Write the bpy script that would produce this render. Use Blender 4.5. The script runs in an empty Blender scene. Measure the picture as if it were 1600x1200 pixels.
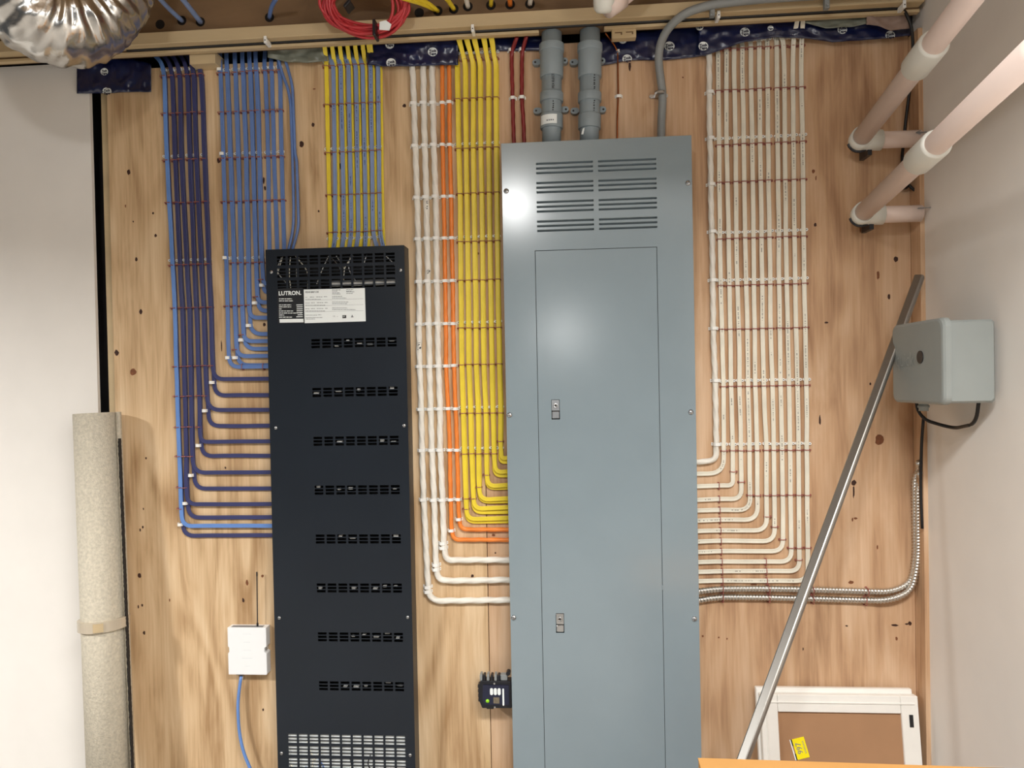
import bpy, math, random
from mathutils import Vector, Matrix, noise
random.seed(7)
SC = bpy.context.scene
COL = SC.collection

# ---------------------------------------------------------------- camera
F, CX, CY = 1150.0, 800.0, 600.0
YAW, PITCH, ROLL = 0.07590, -0.01331, -0.01960
CAM = Vector((0.0, -2.10, 1.37))
_f = Vector((-math.sin(YAW)*math.cos(PITCH), math.cos(YAW)*math.cos(PITCH), math.sin(PITCH)))
_r0 = Vector((math.cos(YAW), math.sin(YAW), 0)); _u0 = _r0.cross(_f)
_r = math.cos(ROLL)*_r0 + math.sin(ROLL)*_u0
_u = -math.sin(ROLL)*_r0 + math.cos(ROLL)*_u0
cam = bpy.data.objects.new('camera', bpy.data.cameras.new('camera'))
COL.objects.link(cam)
cam.data.sensor_fit = 'HORIZONTAL'; cam.data.sensor_width = 36.0
cam.data.lens = F/1600*36.0
cam.data.clip_start = 0.02
cam.matrix_world = Matrix(((_r.x, _u.x, -_f.x, CAM.x), (_r.y, _u.y, -_f.y, CAM.y), (_r.z, _u.z, -_f.z, CAM.z), (0, 0, 0, 1)))
SC.camera = cam

# ---------------------------------------------------------------- light
SC.view_settings.view_transform = 'Standard'
SC.view_settings.look = 'None'
SC.view_settings.gamma = 1.0
SC.view_settings.use_curve_mapping = False
SC.view_settings.exposure = 0.0
world = bpy.data.worlds.new('room_ambience'); SC.world = world
world.use_nodes = True
world.node_tree.nodes['Background'].inputs[0].default_value = (0.95, 0.97, 1.0, 1)
world.node_tree.nodes['Background'].inputs[1].default_value = 0.085

def area_lamp(name, loc, sx, sy, watts, rot=(0, 0, 0), col=(1, 0.99, 0.965), spread=180):
    l = bpy.data.lights.new(name, 'AREA'); l.shape = 'RECTANGLE'; l.size = sx; l.size_y = sy
    l.energy = watts; l.color = col; l.spread = math.radians(spread)
    o = bpy.data.objects.new(name, l); o.location = loc; o.rotation_euler = rot
    COL.objects.link(o)
    return o
def bulb(name, loc, radius, watts, col=(1, 0.995, 0.98)):
    l = bpy.data.lights.new(name, 'POINT'); l.shadow_soft_size = radius; l.energy = watts; l.color = col
    o = bpy.data.objects.new(name, l); o.location = loc; COL.objects.link(o)
    return o
area_lamp('ceiling_lamp_light', (-2.9, -2.0, 2.40), 0.30, 0.30, 112, spread=152)
area_lamp('ceiling_lamp_light', (0.35, -2.05, 2.40), 0.9, 0.3, 70, spread=150)
bulb('bare_bulb_light', (-0.295, -2.40, 2.36), 0.075, 27)
area_lamp('work_lamp_light', (-0.04, -5.6, 1.78), 0.22, 0.2, 6.5, (math.radians(90), 0, 0))

# ---------------------------------------------------------------- helpers
def W(u, v, d=0.0):
    """point of the place seen at photo position (u, v), d metres in front of the plywood"""
    ray = _r*((u-CX)/F) - _u*((v-CY)/F) + _f
    t = (-d - CAM.y)/ray.y
    return CAM + ray*t

def srgb(r, g, b):
    def c(x):
        x /= 255.0
        return x/12.92 if x <= 0.04045 else ((x+0.055)/1.055)**2.4
    return (c(r), c(g), c(b), 1.0)

def mat(name, col, rough=0.5, metal=0.0, var=0.10, scale=30.0, bump=0.0, bscale=200.0, spec=None, stretch=None, coat=0.0):
    m = bpy.data.materials.new(name); m.use_nodes = True
    nt = m.node_tree; b = nt.nodes['Principled BSDF']
    b.inputs['Roughness'].default_value = rough; b.inputs['Metallic'].default_value = metal
    if spec is not None: b.inputs['Specular IOR Level'].default_value = spec
    if coat: b.inputs['Coat Weight'].default_value = coat
    tc = nt.nodes.new('ShaderNodeTexCoord'); src = tc.outputs['Object']
    if stretch:
        mp = nt.nodes.new('ShaderNodeMapping'); mp.inputs['Scale'].default_value = stretch
        nt.links.new(src, mp.inputs[0]); src = mp.outputs[0]
    n = nt.nodes.new('ShaderNodeTexNoise'); n.inputs['Scale'].default_value = scale; n.inputs['Detail'].default_value = 4
    nt.links.new(src, n.inputs['Vector'])
    r = nt.nodes.new('ShaderNodeValToRGB')
    lo = [c*(1-var) for c in col[:3]]+[1]; hi = [min(1, c*(1+var)) for c in col[:3]]+[1]
    r.color_ramp.elements[0].color = lo; r.color_ramp.elements[1].color = hi
    r.color_ramp.elements[0].position = 0.3; r.color_ramp.elements[1].position = 0.7
    nt.links.new(n.outputs['Fac'], r.inputs[0]); nt.links.new(r.outputs[0], b.inputs['Base Color'])
    if bump:
        n2 = nt.nodes.new('ShaderNodeTexNoise'); n2.inputs['Scale'].default_value = bscale; n2.inputs['Detail'].default_value = 3
        nt.links.new(src, n2.inputs['Vector'])
        bp = nt.nodes.new('ShaderNodeBump'); bp.inputs['Strength'].default_value = bump; bp.inputs['Distance'].default_value = 0.002
        nt.links.new(n2.outputs['Fac'], bp.inputs['Height']); nt.links.new(bp.outputs[0], b.inputs['Normal'])
    return m

def plywood(name, c_lo, c_mid, c_hi, seed):
    m = bpy.data.materials.new(name); m.use_nodes = True
    nt = m.node_tree; b = nt.nodes['Principled BSDF']; L = nt.links.new
    b.inputs['Roughness'].default_value = 0.62; b.inputs['Specular IOR Level'].default_value = 0.25
    tc = nt.nodes.new('ShaderNodeTexCoord')
    def noi(sc, stretch, det=4, dist=0.0, off=0.0):
        mp = nt.nodes.new('ShaderNodeMapping'); mp.inputs['Scale'].default_value = stretch
        mp.inputs['Location'].default_value = (seed+off, 0, seed*2+off)
        L(tc.outputs['Object'], mp.inputs[0])
        n = nt.nodes.new('ShaderNodeTexNoise'); n.inputs['Scale'].default_value = sc; n.inputs['Detail'].default_value = det
        n.inputs['Distortion'].default_value = dist
        L(mp.outputs[0], n.inputs['Vector']); return n.outputs['Fac']
    broad = noi(2.2, (1, 1, 0.35), 3, 0.6)
    mid = noi(11, (1.6, 1, 0.22), 5, 1.2, 3)
    fine = noi(150, (1, 1, 0.035), 3, 0.2, 5)
    # cathedral figure: contour lines of a stretched height field
    field = noi(2.6, (1.5, 1, 0.32), 2, 0.4, 9)
    mu = nt.nodes.new('ShaderNodeMath'); mu.operation = 'MULTIPLY'; mu.inputs[1].default_value = 46.0; L(field, mu.inputs[0])
    si = nt.nodes.new('ShaderNodeMath'); si.operation = 'SINE'; L(mu.outputs[0], si.inputs[0])
    def wsum(terms):
        acc = None
        for s, k in terms:
            q = nt.nodes.new('ShaderNodeMath'); q.operation = 'MULTIPLY_ADD'; q.inputs[1].default_value = k
            L(s, q.inputs[0])
            if acc is None: q.inputs[2].default_value = 0.0
            else: L(acc, q.inputs[2])
            acc = q.outputs[0]
        return acc
    t = wsum([(broad, 0.55), (mid, 0.62), (fine, 0.30), (si.outputs[0], 0.075)])
    r = nt.nodes.new('ShaderNodeValToRGB'); e = r.color_ramp.elements
    e[0].position = 0.50; e[0].color = c_lo; e[1].position = 0.94; e[1].color = c_hi
    k = e.new(0.715); k.color = c_mid
    L(t, r.inputs[0])
    L(r.outputs[0], b.inputs['Base Color'])
    bp = nt.nodes.new('ShaderNodeBump'); bp.inputs['Strength'].default_value = 0.15; bp.inputs['Distance'].default_value = 0.001
    L(fine, bp.inputs['Height']); L(bp.outputs[0], b.inputs['Normal'])
    return m

def cable_mat(name, col, rough=0.4, print_col=None):
    """jacket; print_col adds the faint lettering line along the length (UV: x around, y metres)"""
    m = mat(name, col, rough, var=0.07, scale=18)
    if print_col:
        nt = m.node_tree; b = nt.nodes['Principled BSDF']; L = nt.links.new
        old = b.inputs['Base Color'].links[0].from_socket
        uv = nt.nodes.new('ShaderNodeUVMap'); sp = nt.nodes.new('ShaderNodeSeparateXYZ'); L(uv.outputs[0], sp.inputs[0])
        c1 = nt.nodes.new('ShaderNodeMath'); c1.operation = 'COMPARE'; c1.inputs[1].default_value = 0.25; c1.inputs[2].default_value = 0.02
        L(sp.outputs[0], c1.inputs[0])
        cb = nt.nodes.new('ShaderNodeCombineXYZ'); L(sp.outputs[1], cb.inputs[1])
        oi = nt.nodes.new('ShaderNodeObjectInfo'); rm = nt.nodes.new('ShaderNodeMath'); rm.operation = 'MULTIPLY'; rm.inputs[1].default_value = 40.0; L(oi.outputs['Random'], rm.inputs[0]); L(rm.outputs[0], cb.inputs[0])
        n = nt.nodes.new('ShaderNodeTexNoise'); n.inputs['Scale'].default_value = 260; n.inputs['Detail'].default_value = 1; L(cb.outputs[0], n.inputs['Vector'])
        n2 = nt.nodes.new('ShaderNodeTexNoise'); n2.inputs['Scale'].default_value = 7; L(cb.outputs[0], n2.inputs['Vector'])
        g = nt.nodes.new('ShaderNodeMath'); g.operation = 'GREATER_THAN'; g.inputs[1].default_value = 0.5; L(n.outputs['Fac'], g.inputs[0])
        g2 = nt.nodes.new('ShaderNodeMath'); g2.operation = 'GREATER_THAN'; g2.inputs[1].default_value = 0.56; L(n2.outputs['Fac'], g2.inputs[0])
        a = nt.nodes.new('ShaderNodeMath'); a.operation = 'MULTIPLY'; L(c1.outputs[0], a.inputs[0]); L(g.outputs[0], a.inputs[1])
        a2 = nt.nodes.new('ShaderNodeMath'); a2.operation = 'MULTIPLY'; L(a.outputs[0], a2.inputs[0]); L(g2.outputs[0], a2.inputs[1])
        mx = nt.nodes.new('ShaderNodeMixRGB'); L(a2.outputs[0], mx.inputs[0]); L(old, mx.inputs[1]); mx.inputs[2].default_value = print_col
        L(mx.outputs[0], b.inputs['Base Color'])
    return m

M = dict(
    ply_a=plywood('plywood_left', srgb(170, 136, 98), srgb(211, 180, 141), srgb(232, 206, 170), 1.3),
    ply_b=plywood('plywood_right', srgb(160, 122, 92), srgb(200, 163, 128), srgb(220, 188, 156), 7.7),
    ply_edge=mat('plywood_edge', srgb(196, 168, 134), 0.7, var=0.15, scale=60),
    lumber=mat('spruce_lumber', srgb(200, 178, 140), 0.65, var=0.10, scale=14, stretch=(0.15, 1, 1), bump=0.1),
    joist=mat('joist_board', srgb(120, 94, 66), 0.75, var=0.25, scale=10, stretch=(0.3, 1, 1), bump=0.2),
    concrete=mat('dark_cavity', srgb(42, 40, 42), 0.9, var=0.3, scale=12),
    drywall=mat('painted_drywall', srgb(238, 234, 228), 0.75, var=0.02, scale=8, bump=0.04, bscale=300),
    floor=mat('concrete_floor', srgb(150, 145, 138), 0.7, var=0.12, scale=4),
    ceil=mat('subfloor', srgb(150, 122, 86), 0.8, var=0.2, scale=6),
    knot=mat('knot', srgb(58, 30, 18), 0.7, var=0.5, scale=120),
    knot_mid=mat('knot_mid', srgb(120, 72, 42), 0.7, var=0.3, scale=120),
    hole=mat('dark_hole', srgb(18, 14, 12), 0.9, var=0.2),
    blue=cable_mat('blue_jacket', srgb(96, 126, 184), 0.38),
    blue_lite=cable_mat('light_blue_jacket', srgb(102, 142, 208), 0.38),
    blue_grey=cable_mat('grey_blue_jacket', srgb(126, 147, 188), 0.38, srgb(70, 90, 140)),
    navy=cable_mat('navy_jacket', srgb(58, 62, 106), 0.36),
    white=cable_mat('white_jacket', srgb(232, 228, 212), 0.42, srgb(165, 162, 152)),
    white_thick=cable_mat('white_round_jacket', srgb(236, 232, 222), 0.40),
    orange=cable_mat('orange_jacket', srgb(242, 136, 54), 0.4),
    yellow=cable_mat('yellow_jacket', srgb(238, 212, 58), 0.4),
    red=cable_mat('dark_red_jacket', srgb(134, 40, 40), 0.4),
    red_coil=cable_mat('red_jacket', srgb(186, 52, 58), 0.35),
    black_cable=cable_mat('black_jacket', srgb(24, 23, 24), 0.45),
    copper=mat('bare_copper', srgb(150, 84, 44), 0.35, metal=0.9, var=0.1),
    clip=mat('white_plastic_clip', srgb(246, 246, 242), 0.4, var=0.02),
    staple=mat('rust_brown_staple', srgb(164, 100, 90), 0.45, metal=0.2, var=0.4, scale=300),
    steel=mat('zinc_steel', srgb(200, 202, 204), 0.28, metal=1.0, var=0.06, scale=60),
    armour=mat('aluminium_armour', srgb(214, 212, 206), 0.36, metal=1.0, var=0.06, scale=60),
    alu=mat('aluminium_tube', srgb(158, 155, 150), 0.40, metal=1.0, var=0.05, scale=20, stretch=(1, 1, 0.05)),
    grey_paint=mat('grey_enamel', srgb(134, 149, 157), 0.19, metal=0.0, var=0.03, scale=6, bump=0.006, bscale=300, spec=0.7),
    black_paint=mat('black_powder_coat', srgb(26, 33, 42), 0.36, var=0.08, scale=5, bump=0.05, bscale=700, spec=0.4),
    dark_in=mat('dark_interior', srgb(20, 21, 23), 0.8, var=0.1),
    module=mat('pale_module', srgb(196, 198, 196), 0.5, var=0.2, scale=90),
    conduit=mat('grey_pvc', srgb(142, 154, 160), 0.45, var=0.05, scale=10),
    flex=mat('grey_flex_pvc', srgb(140, 144, 144), 0.42, var=0.06, scale=20),
    pvc=mat('white_pvc', srgb(232, 212, 202), 0.40, var=0.03, scale=9),
    pvc_fit=mat('white_pvc_fitting', srgb(228, 228, 220), 0.38, var=0.03, scale=9),
    tape=mat('blue_film', srgb(17, 26, 66), 0.28, var=0.25, scale=12, bump=0.35, bscale=40, spec=0.7),
    film=mat('grey_poly_film', srgb(120, 124, 112), 0.35, var=0.2, scale=18, bump=0.4, bscale=40),
    pink=mat('pale_pink_sheet', srgb(150, 128, 116), 0.6, var=0.1, scale=20),
    ink_blue=mat('navy_ink', srgb(16, 22, 58), 0.5, var=0.05),
    ink=mat('black_ink', srgb(24, 24, 28), 0.6, var=0.05),
    ink_grey=mat('grey_ink', srgb(128, 132, 136), 0.6, var=0.05),
    paper=mat('white_label', srgb(242, 248, 248), 0.5, var=0.01),
    black_label=mat('black_label', srgb(28, 31, 36), 0.45, var=0.03),
    white_plastic=mat('white_plastic', srgb(244, 245, 246), 0.35, var=0.01),
    black_plastic=mat('black_plastic', srgb(22, 24, 32), 0.35, var=0.1),
    grey_box=mat('grey_plastic', srgb(146, 152, 150), 0.5, var=0.04, scale=10),
    emboss=mat('grey_emboss', srgb(164, 169, 166), 0.5, var=0.03),
    green=mat('green_dot', srgb(158, 230, 40), 0.4, var=0.03),
    yellow_tag=mat('yellow_sticker', srgb(250, 232, 20), 0.5, var=0.02),
    white_wood=mat('white_painted_wood', srgb(240, 238, 232), 0.42, var=0.02),
    kraft=mat('brown_hardboard', srgb(168, 128, 94), 0.7, var=0.06, scale=8),
    carton=mat('cardboard', srgb(200, 148, 84), 0.65, var=0.05, scale=6),
    carpet=mat('beige_carpet', srgb(206, 198, 180), 0.95, var=0.14, scale=140, bump=0.9, bscale=260),
    carpet_back=mat('carpet_backing', srgb(40, 36, 34), 0.9, var=0.5, scale=160, bump=0.5),
    tape_clear=mat('packing_tape', srgb(196, 184, 164), 0.25, var=0.04),
    foil=mat('foil', srgb(206, 204, 200), 0.24, metal=1.0, var=0.08, scale=20, bump=1.0, bscale=26),
)

def link(o, parent=None):
    COL.objects.link(o)
    if parent is not None: o.parent = parent
    return o

def tag(o, label, cat, group=None):
    o['label'] = label; o['category'] = cat
    if group: o['group'] = group
    return o

def mobj(name, verts, faces, m, parent=None, smooth=False, uvs=None, mats=None, fm=None):
    me = bpy.data.meshes.new(name)
    me.from_pydata([tuple(v) for v in verts], [], faces)
    if mats:
        for q in mats: me.materials.append(q)
        me.polygons.foreach_set('material_index', fm)
    else: me.materials.append(m)
    if smooth: me.polygons.foreach_set('use_smooth', [True]*len(me.polygons))
    if uvs is not None:
        ul = me.uv_layers.new(name='UVMap'); k = 0
        flat = []
        for f in faces:
            for i in f: flat += [uvs[i][0], uvs[i][1]]
        ul.data.foreach_set('uv', flat)
    me.update()
    o = bpy.data.objects.new(name, me)
    return link(o, parent)

def empty(name, loc=(0, 0, 0)):
    o = bpy.data.objects.new(name, None); o.empty_display_size = 0.02
    o.location = loc
    return link(o)

class MB:
    """collects shapes for one mesh, in the thing's own coordinates (origin given at build)"""
    def __init__(s): s.v = []; s.f = []; s.m = []; s.mi = 0
    def add(s, vs, fs):
        k = len(s.v); s.v += [Vector(v) for v in vs]
        for f in fs: s.f.append(tuple(i+k for i in f)); s.m.append(s.mi)
    def box(s, x0, x1, y0, y1, z0, z1, bev=0.0):
        if bev <= 0:
            vs = [(x, y, z) for z in (z0, z1) for y in (y0, y1) for x in (x0, x1)]
            s.add(vs, [(0, 2, 3, 1), (4, 5, 7, 6), (0, 1, 5, 4), (2, 6, 7, 3), (0, 4, 6, 2), (1, 3, 7, 5)])
        else:   # chamfered on the front (low y) edges and the four upright corners
            b = bev
            def ring(y, i):
                return [(x0+i, y, z0+i+b), (x0+i+b, y, z0+i), (x1-i-b, y, z0+i), (x1-i, y, z0+i+b),
                        (x1-i, y, z1-i-b), (x1-i-b, y, z1-i), (x0+i+b, y, z1-i), (x0+i, y, z1-i-b)]
            vs = ring(y1, 0)+ring(y0+b, 0)+ring(y0, b*0.8)
            fs = [tuple(range(8))]
            for r in range(2):
                for i in range(8):
                    j = (i+1) % 8
                    fs.append((r*8+i, (r+1)*8+i, (r+1)*8+j, r*8+j))
            fs.append(tuple(16+i for i in reversed(range(8))))
            s.add(vs, fs)
    def cyl(s, a, b, r0, r1=None, n=16, cap=True):
        a = Vector(a); b = Vector(b); r1 = r0 if r1 is None else r1
        t = (b-a).normalized(); p = t.orthogonal().normalized(); q = t.cross(p)
        vs = []
        for c, r in ((a, r0), (b, r1)):
            for i in range(n):
                w = 2*math.pi*i/n
                vs.append(c+(p*math.cos(w)+q*math.sin(w))*r)
        fs = [(i, (i+1) % n, n+(i+1) % n, n+i) for i in range(n)]
        if cap: fs += [tuple(reversed(range(n))), tuple(range(n, 2*n))]
        s.add(vs, fs)
    def lathe(s, a, b, prof, n=24):
        """prof: (t along a-b in metres, radius)"""
        a = Vector(a); t = (Vector(b)-a).normalized(); p = t.orthogonal().normalized(); q = t.cross(p)
        vs = []
        for h, r in prof:
            for i in range(n):
                w = 2*math.pi*i/n
                vs.append(a+t*h+(p*math.cos(w)+q*math.sin(w))*r)
        fs = []
        for k in range(len(prof)-1):
            for i in range(n):
                j = (i+1) % n
                fs.append((k*n+i, k*n+j, (k+1)*n+j, (k+1)*n+i))
        fs.append(tuple(reversed(range(n)))); fs.append(tuple(range((len(prof)-1)*n, len(prof)*n)))
        s.add(vs, fs)
    def prism(s, pts, y0, y1):
        """polygon in x,z extruded along y"""
        n = len(pts)
        vs = [(x, y0, z) for x, z in pts]+[(x, y1, z) for x, z in pts]
        fs = [tuple(range(n)), tuple(reversed(range(n, 2*n)))]
        for i in range(n):
            j = (i+1) % n
            fs.append((j, i, n+i, n+j))
        s.add(vs, fs)
    def tube(s, pts, r, n=8):
        v, f, _ = sweep(pts, lambda k, L: circ(r, n)); s.add(v, f)
    def build(s, name, m, parent=None, smooth=False, org=None, mats=None):
        o = Vector(org) if org is not None else Vector((0, 0, 0))
        return mobj(name, [v-o for v in s.v], s.f, m, parent, smooth, mats=mats, fm=s.m if mats else None)

def circ(r, n=8, sx=1.0, sy=1.0):
    return [(r*sx*math.cos(2*math.pi*i/n), r*sy*math.sin(2*math.pi*i/n)) for i in range(n)]

def flat_prof(w, h, groove=0.0, n=14):
    out = []
    for i in range(n):
        a = 2*math.pi*i/n
        c, s_ = math.cos(a), math.sin(a)
        x = math.copysign(abs(c)**0.55, c)*w/2
        y = math.copysign(abs(s_)**0.55, s_)*h/2
        if groove and s_ > 0.9: y -= groove
        out.append((x, y))
    return out

def smooth_path(pts, rad=0.02, step=0.02, wob=0.0, seed=0.0):
    """polyline -> rounded corners -> evenly fine points with a slight wander"""
    P = [Vector(p) for p in pts]
    rads = rad if isinstance(rad, (list, tuple)) else [rad]*len(P)
    out = [P[0]]
    for i in range(1, len(P)-1):
        a, b, c = P[i-1], P[i], P[i+1]
        la, lc = (a-b).length, (c-b).length
        r = min(rads[i], la*0.49, lc*0.49)
        p0 = b+(a-b).normalized()*r; p2 = b+(c-b).normalized()*r
        for k in range(7):
            t = k/6
            # blend of quadratic bezier and circular feel
            out.append(p0*(1-t)**2 + b*2*t*(1-t) + p2*t*t)
    out.append(P[-1])
    res = [out[0]]; acc = 0
    for a, b in zip(out, out[1:]):
        l = (b-a).length
        n = max(1, int(l/step+0.5))
        for k in range(1, n+1):
            res.append(a.lerp(b, k/n))
    clean = [res[0]]
    for p in res[1:]:
        if (p-clean[-1]).length > 1e-4: clean.append(p)
    if wob:
        s = 0.0; fin = []
        for i, p in enumerate(clean):
            if i: s += (p-clean[i-1]).length
            e = min(1.0, s/0.05)
            o = noise.noise_vector(Vector((s*9.0, seed*13.7, seed*3.1)))
            fin.append(p+Vector((o.x, 0, o.z))*wob*e)
        fin[-1] = clean[-1]
        clean = fin
    return clean

def sweep(path, prof, up=Vector((0, -1, 0))):
    """sweep a section along the path. prof(k, length)-> list of (across, out). returns verts, faces, uvs"""
    vs, fs, uv = [], [], []
    L = 0.0; prevb = None; n = 0
    N = len(path)
    for k, p in enumerate(path):
        a = path[max(0, k-1)]; b = path[min(N-1, k+1)]
        t = (b-a).normalized()
        if k: L += (p-path[k-1]).length
        bb = t.cross(up)
        if bb.length < 0.25:
            bb = prevb if prevb is not None else t.orthogonal()
            bb = (bb - t*bb.dot(t))
        bb.normalize()
        if prevb is not None and bb.dot(prevb) < 0 and abs(bb.dot(prevb)) > 0.5: bb = -bb
        prevb = bb
        nn = bb.cross(t).normalized()
        if nn.dot(up) < 0 and abs(nn.dot(up)) > 0.3: nn = -nn
        ring = prof(k, L); n = len(ring)
        for i, (x, y) in enumerate(ring):
            vs.append(p+bb*x+nn*y); uv.append((i/n, L))
    for k in range(N-1):
        for i in range(n):
            j = (i+1) % n
            fs.append((k*n+i, k*n+j, (k+1)*n+j, (k+1)*n+i))
    fs.append(tuple(reversed(range(n)))); fs.append(tuple((N-1)*n+i for i in range(n)))
    return vs, fs, uv

def swept(name, path, prof, m, parent=None):
    org = path[0].copy() if parent is None else Vector((0, 0, 0))
    v, f, uv = sweep(path, prof)
    o = mobj(name, [p-org for p in v], f, m, parent, True, uv)
    if parent is None: o.location = org
    return o

_seed = [0]
def cable(pts, prof, m, label, rad=0.02, wob=0.0012, group=None, name='cable', step=0.02):
    _seed[0] += 1
    path = smooth_path(pts, rad, step, wob, _seed[0]*1.37)
    o = swept(name, path, prof, m)
    return tag(o, label, 'cable', group)

FLAT = flat_prof(0.0122, 0.0052, 0.0009); fFLAT = lambda k, L: FLAT
FLATW = flat_prof(0.0124, 0.0054, 0.0014); fFLATW = lambda k, L: FLATW
FLATY = flat_prof(0.0126, 0.0060, 0.0008); fFLATY = lambda k, L: FLATY
def twist(r, pitch, amp=0.12, n=15, ph=0.0):
    def f(k, L):
        out = []
        for i in range(n):
            a = 2*math.pi*i/n
            q = r*(1+amp*math.cos(3*(a-2*math.pi*L/pitch)+ph))
            out.append((q*math.cos(a), q*math.sin(a)))
        return out
    return f

ORD = ['first', 'second', 'third', 'fourth', 'fifth', 'sixth', 'seventh', 'eighth', 'ninth', 'tenth', 'eleventh', 'twelfth', 'thirteenth', 'fourteenth', 'fifteenth', 'sixteenth']

def text_mesh(s, size, m, origin, right, up, parent=None, name='lettering', align='CENTER', bold=0.0, depth=0.0002, sx=1.0):
    cu = bpy.data.curves.new('t', 'FONT'); cu.body = s; cu.size = size; cu.align_x = align; cu.align_y = 'CENTER'
    cu.resolution_u = 2; cu.offset = bold
    tmp = bpy.data.objects.new('t', cu); COL.objects.link(tmp)
    dg = bpy.context.evaluated_depsgraph_get()
    me = bpy.data.meshes.new_from_object(tmp.evaluated_get(dg))
    bpy.data.objects.remove(tmp); bpy.data.curves.remove(cu)
    right = Vector(right).normalized(); up = Vector(up).normalized(); nrm = right.cross(up)
    for v in me.vertices:
        v.co = Vector(origin)+right*v.co.x*sx+up*v.co.y+nrm*depth
    me.name = name; me.materials.clear(); me.materials.append(m)
    o = bpy.data.objects.new(name, me)
    return link(o, parent)

def struct(o): o['kind'] = 'structure'; return o
def zof(u, v, d=0.0): return W(u, v, d).z
def xof(u, v, d=0.0): return W(u, v, d).x

# ================================================================ structure
XL = xof(174, 420); XR = xof(1428, 800); XSEAM = xof(761, 850)
ZTOP = zof(300, 103)                        # top of the plywood
JD = 0.065                                  # joist board stands this far in front of the plywood
wb = MB(); wb.box(-3.0, XR+0.35, 0.10, 0.20, 0.0, 2.75)
wall_back = struct(wb.build('wall_back', M['concrete']))
sheet_left = MB(); sheet_left.box(XL, XSEAM-0.0010, 0.0, 0.016, 0.02, ZTOP, 0.0008)
sheet_left = sheet_left.build('plywood_sheet', M['ply_a'], wall_back)
sheet_right = MB(); sheet_right.box(XSEAM+0.0010, XR, 0.0, 0.016, 0.02, ZTOP+0.008, 0.0008)
sheet_right = sheet_right.build('plywood_sheet', M['ply_b'], wall_back)
for x in (xof(165, 420, -.016)+.019, XSEAM, XR-0.03):
    st = MB(); st.box(x-0.019, x+0.019, 0.016, 0.10, 0.02, 2.30); st.build('stud', M['lumber'], wall_back)

# knots and marks in the veneer (u, v, half width, half height, dark?)
KN = [(201,269,3.2,5,1),(213,405,2.6,3.2,1),(243,368,2.4,2.8,1),(239,333,1.8,2.2,1),(220,487,3,4,1),(182,551,4,5,1),(208,581,5.5,5.5,0),
 (342,251,3.4,4.4,1),(413,507,2.8,3.2,1),(412,282,1.8,5,1),(414,294,2,4,1),(471,225,3.6,5,1),(489,195,3,3.8,1),(632,165,3.2,3.4,1),(386,911,2.6,4.8,0),
 (380,938,2,4,1),(410,900,2.2,2.6,0),(223,824,1.4,2.4,1),(219,828,1.4,2.4,1),(218,899,3,4.4,1),(191,771,4,4.4,1),(352,731,1.4,2,1),(225,989,2.2,3,1),
 (222,946,1.6,2.4,1),(216,948,1.2,3,1),(411,1109,1.6,2.6,1),(265,938,1,3,0),(532,260,1.8,5,1),(498,330,1.4,2,1),(208,346,1.2,1.6,1),
 (196,322,1,2.6,0),(228,716,1.4,2.2,1),(224,795,1,2,1),(346,540,1.2,9,1),(738,900,2.6,2.6,1),(771,836,2.6,2.4,0),(774,864,1.6,1.6,1),(747,396,1.8,2,0),(491,139,2.6,1,0),
 (1271,268,2.2,3.4,0),(1275,278,1,4,0),(1274,351,2,3.2,1),(1400,405,3.6,5,1),(1389,463,2.2,4.6,1),(1372,430,2,7,0),(1291,504,3,1.4,1),(1344,355,1.2,11,0),(1374,687,7,8,0),(1281,656,1.6,8,1),(1360,600,1.4,2.4,1),
 (1334,754,4,4.6,1),(1334,768,1.4,10,1),(1332,812,1.2,3.4,0),(1337,810,3,1.6,0),(1371,855,1.4,3.6,0),(1398,977,5.5,1.6,1),(1417,975,3,1.4,1),(1422,974,2.6,3,1),(1323,978,2.2,1.2,1),(1401,998,1.8,3,0),(1255,1014,1,2.4,1),
 (1159,771,2.6,3,1),(1123,996,1.4,1.6,0),(1136,998,1.2,1.6,0),(1098,994,1.8,1.6,0),(1178,913,5,1.4,0),(1330,910,4,3,0),(984,104,2,8,1),(1067,121,1.4,1.2,0),(1418,100,2,8,1),(1290,855,1.2,3,0),(1258,760,1,1,0),(1408,1158,1,3,0),(1277,870,1,1,0)]
for (u, v, a, b, dk) in KN:
    c = W(u, v, 0.0004); k = MB(); s = 2.1/F
    pts = []
    for i in range(10):
        w = 2*math.pi*i/10; q = random.uniform(0.75, 1.15)
        pts.append((a*s*q*math.cos(w), b*s*q*math.sin(w)))
    k.prism(pts, 0, 0.0012)
    par = sheet_left if c.x < XSEAM else sheet_right
    o = k.build('knot', M['knot'] if dk else M['knot_mid'], par); o.location = c

# seam edge of the left sheet is bare; drywall panel beyond the gap at the left
wl = MB(); wl.box(-3.0, xof(148, 420), -0.002, 0.010, 0.0, 2.32); wall_left = struct(wl.build('wall_left', M['drywall']))
# right side wall: plywood return in the corner, painted drywall beyond it
wr = MB(); wr.box(XR+0.012, XR+0.10, -3.2, 0.0, 0.0, 2.75); wall_right = struct(wr.build('wall_right', M['drywall']))
wr = MB(); wr.box(XR+0.0005, XR+0.012, -0.055, 0.016, 0.02, zof(1428, 58), 0.0); wr.build('plywood_sheet', M['ply_b'], wall_right)
fl = MB(); fl.box(-4.5, XR+0.10, -7.0, 0.20, -0.10, 0.0); struct(fl.build('floor', M['floor']))
ce = MB(); ce.box(-4.5, XR+0.10, -7.0, 0.20, 2.75, 2.80); struct(ce.build('ceiling', M['ceil']))

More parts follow.
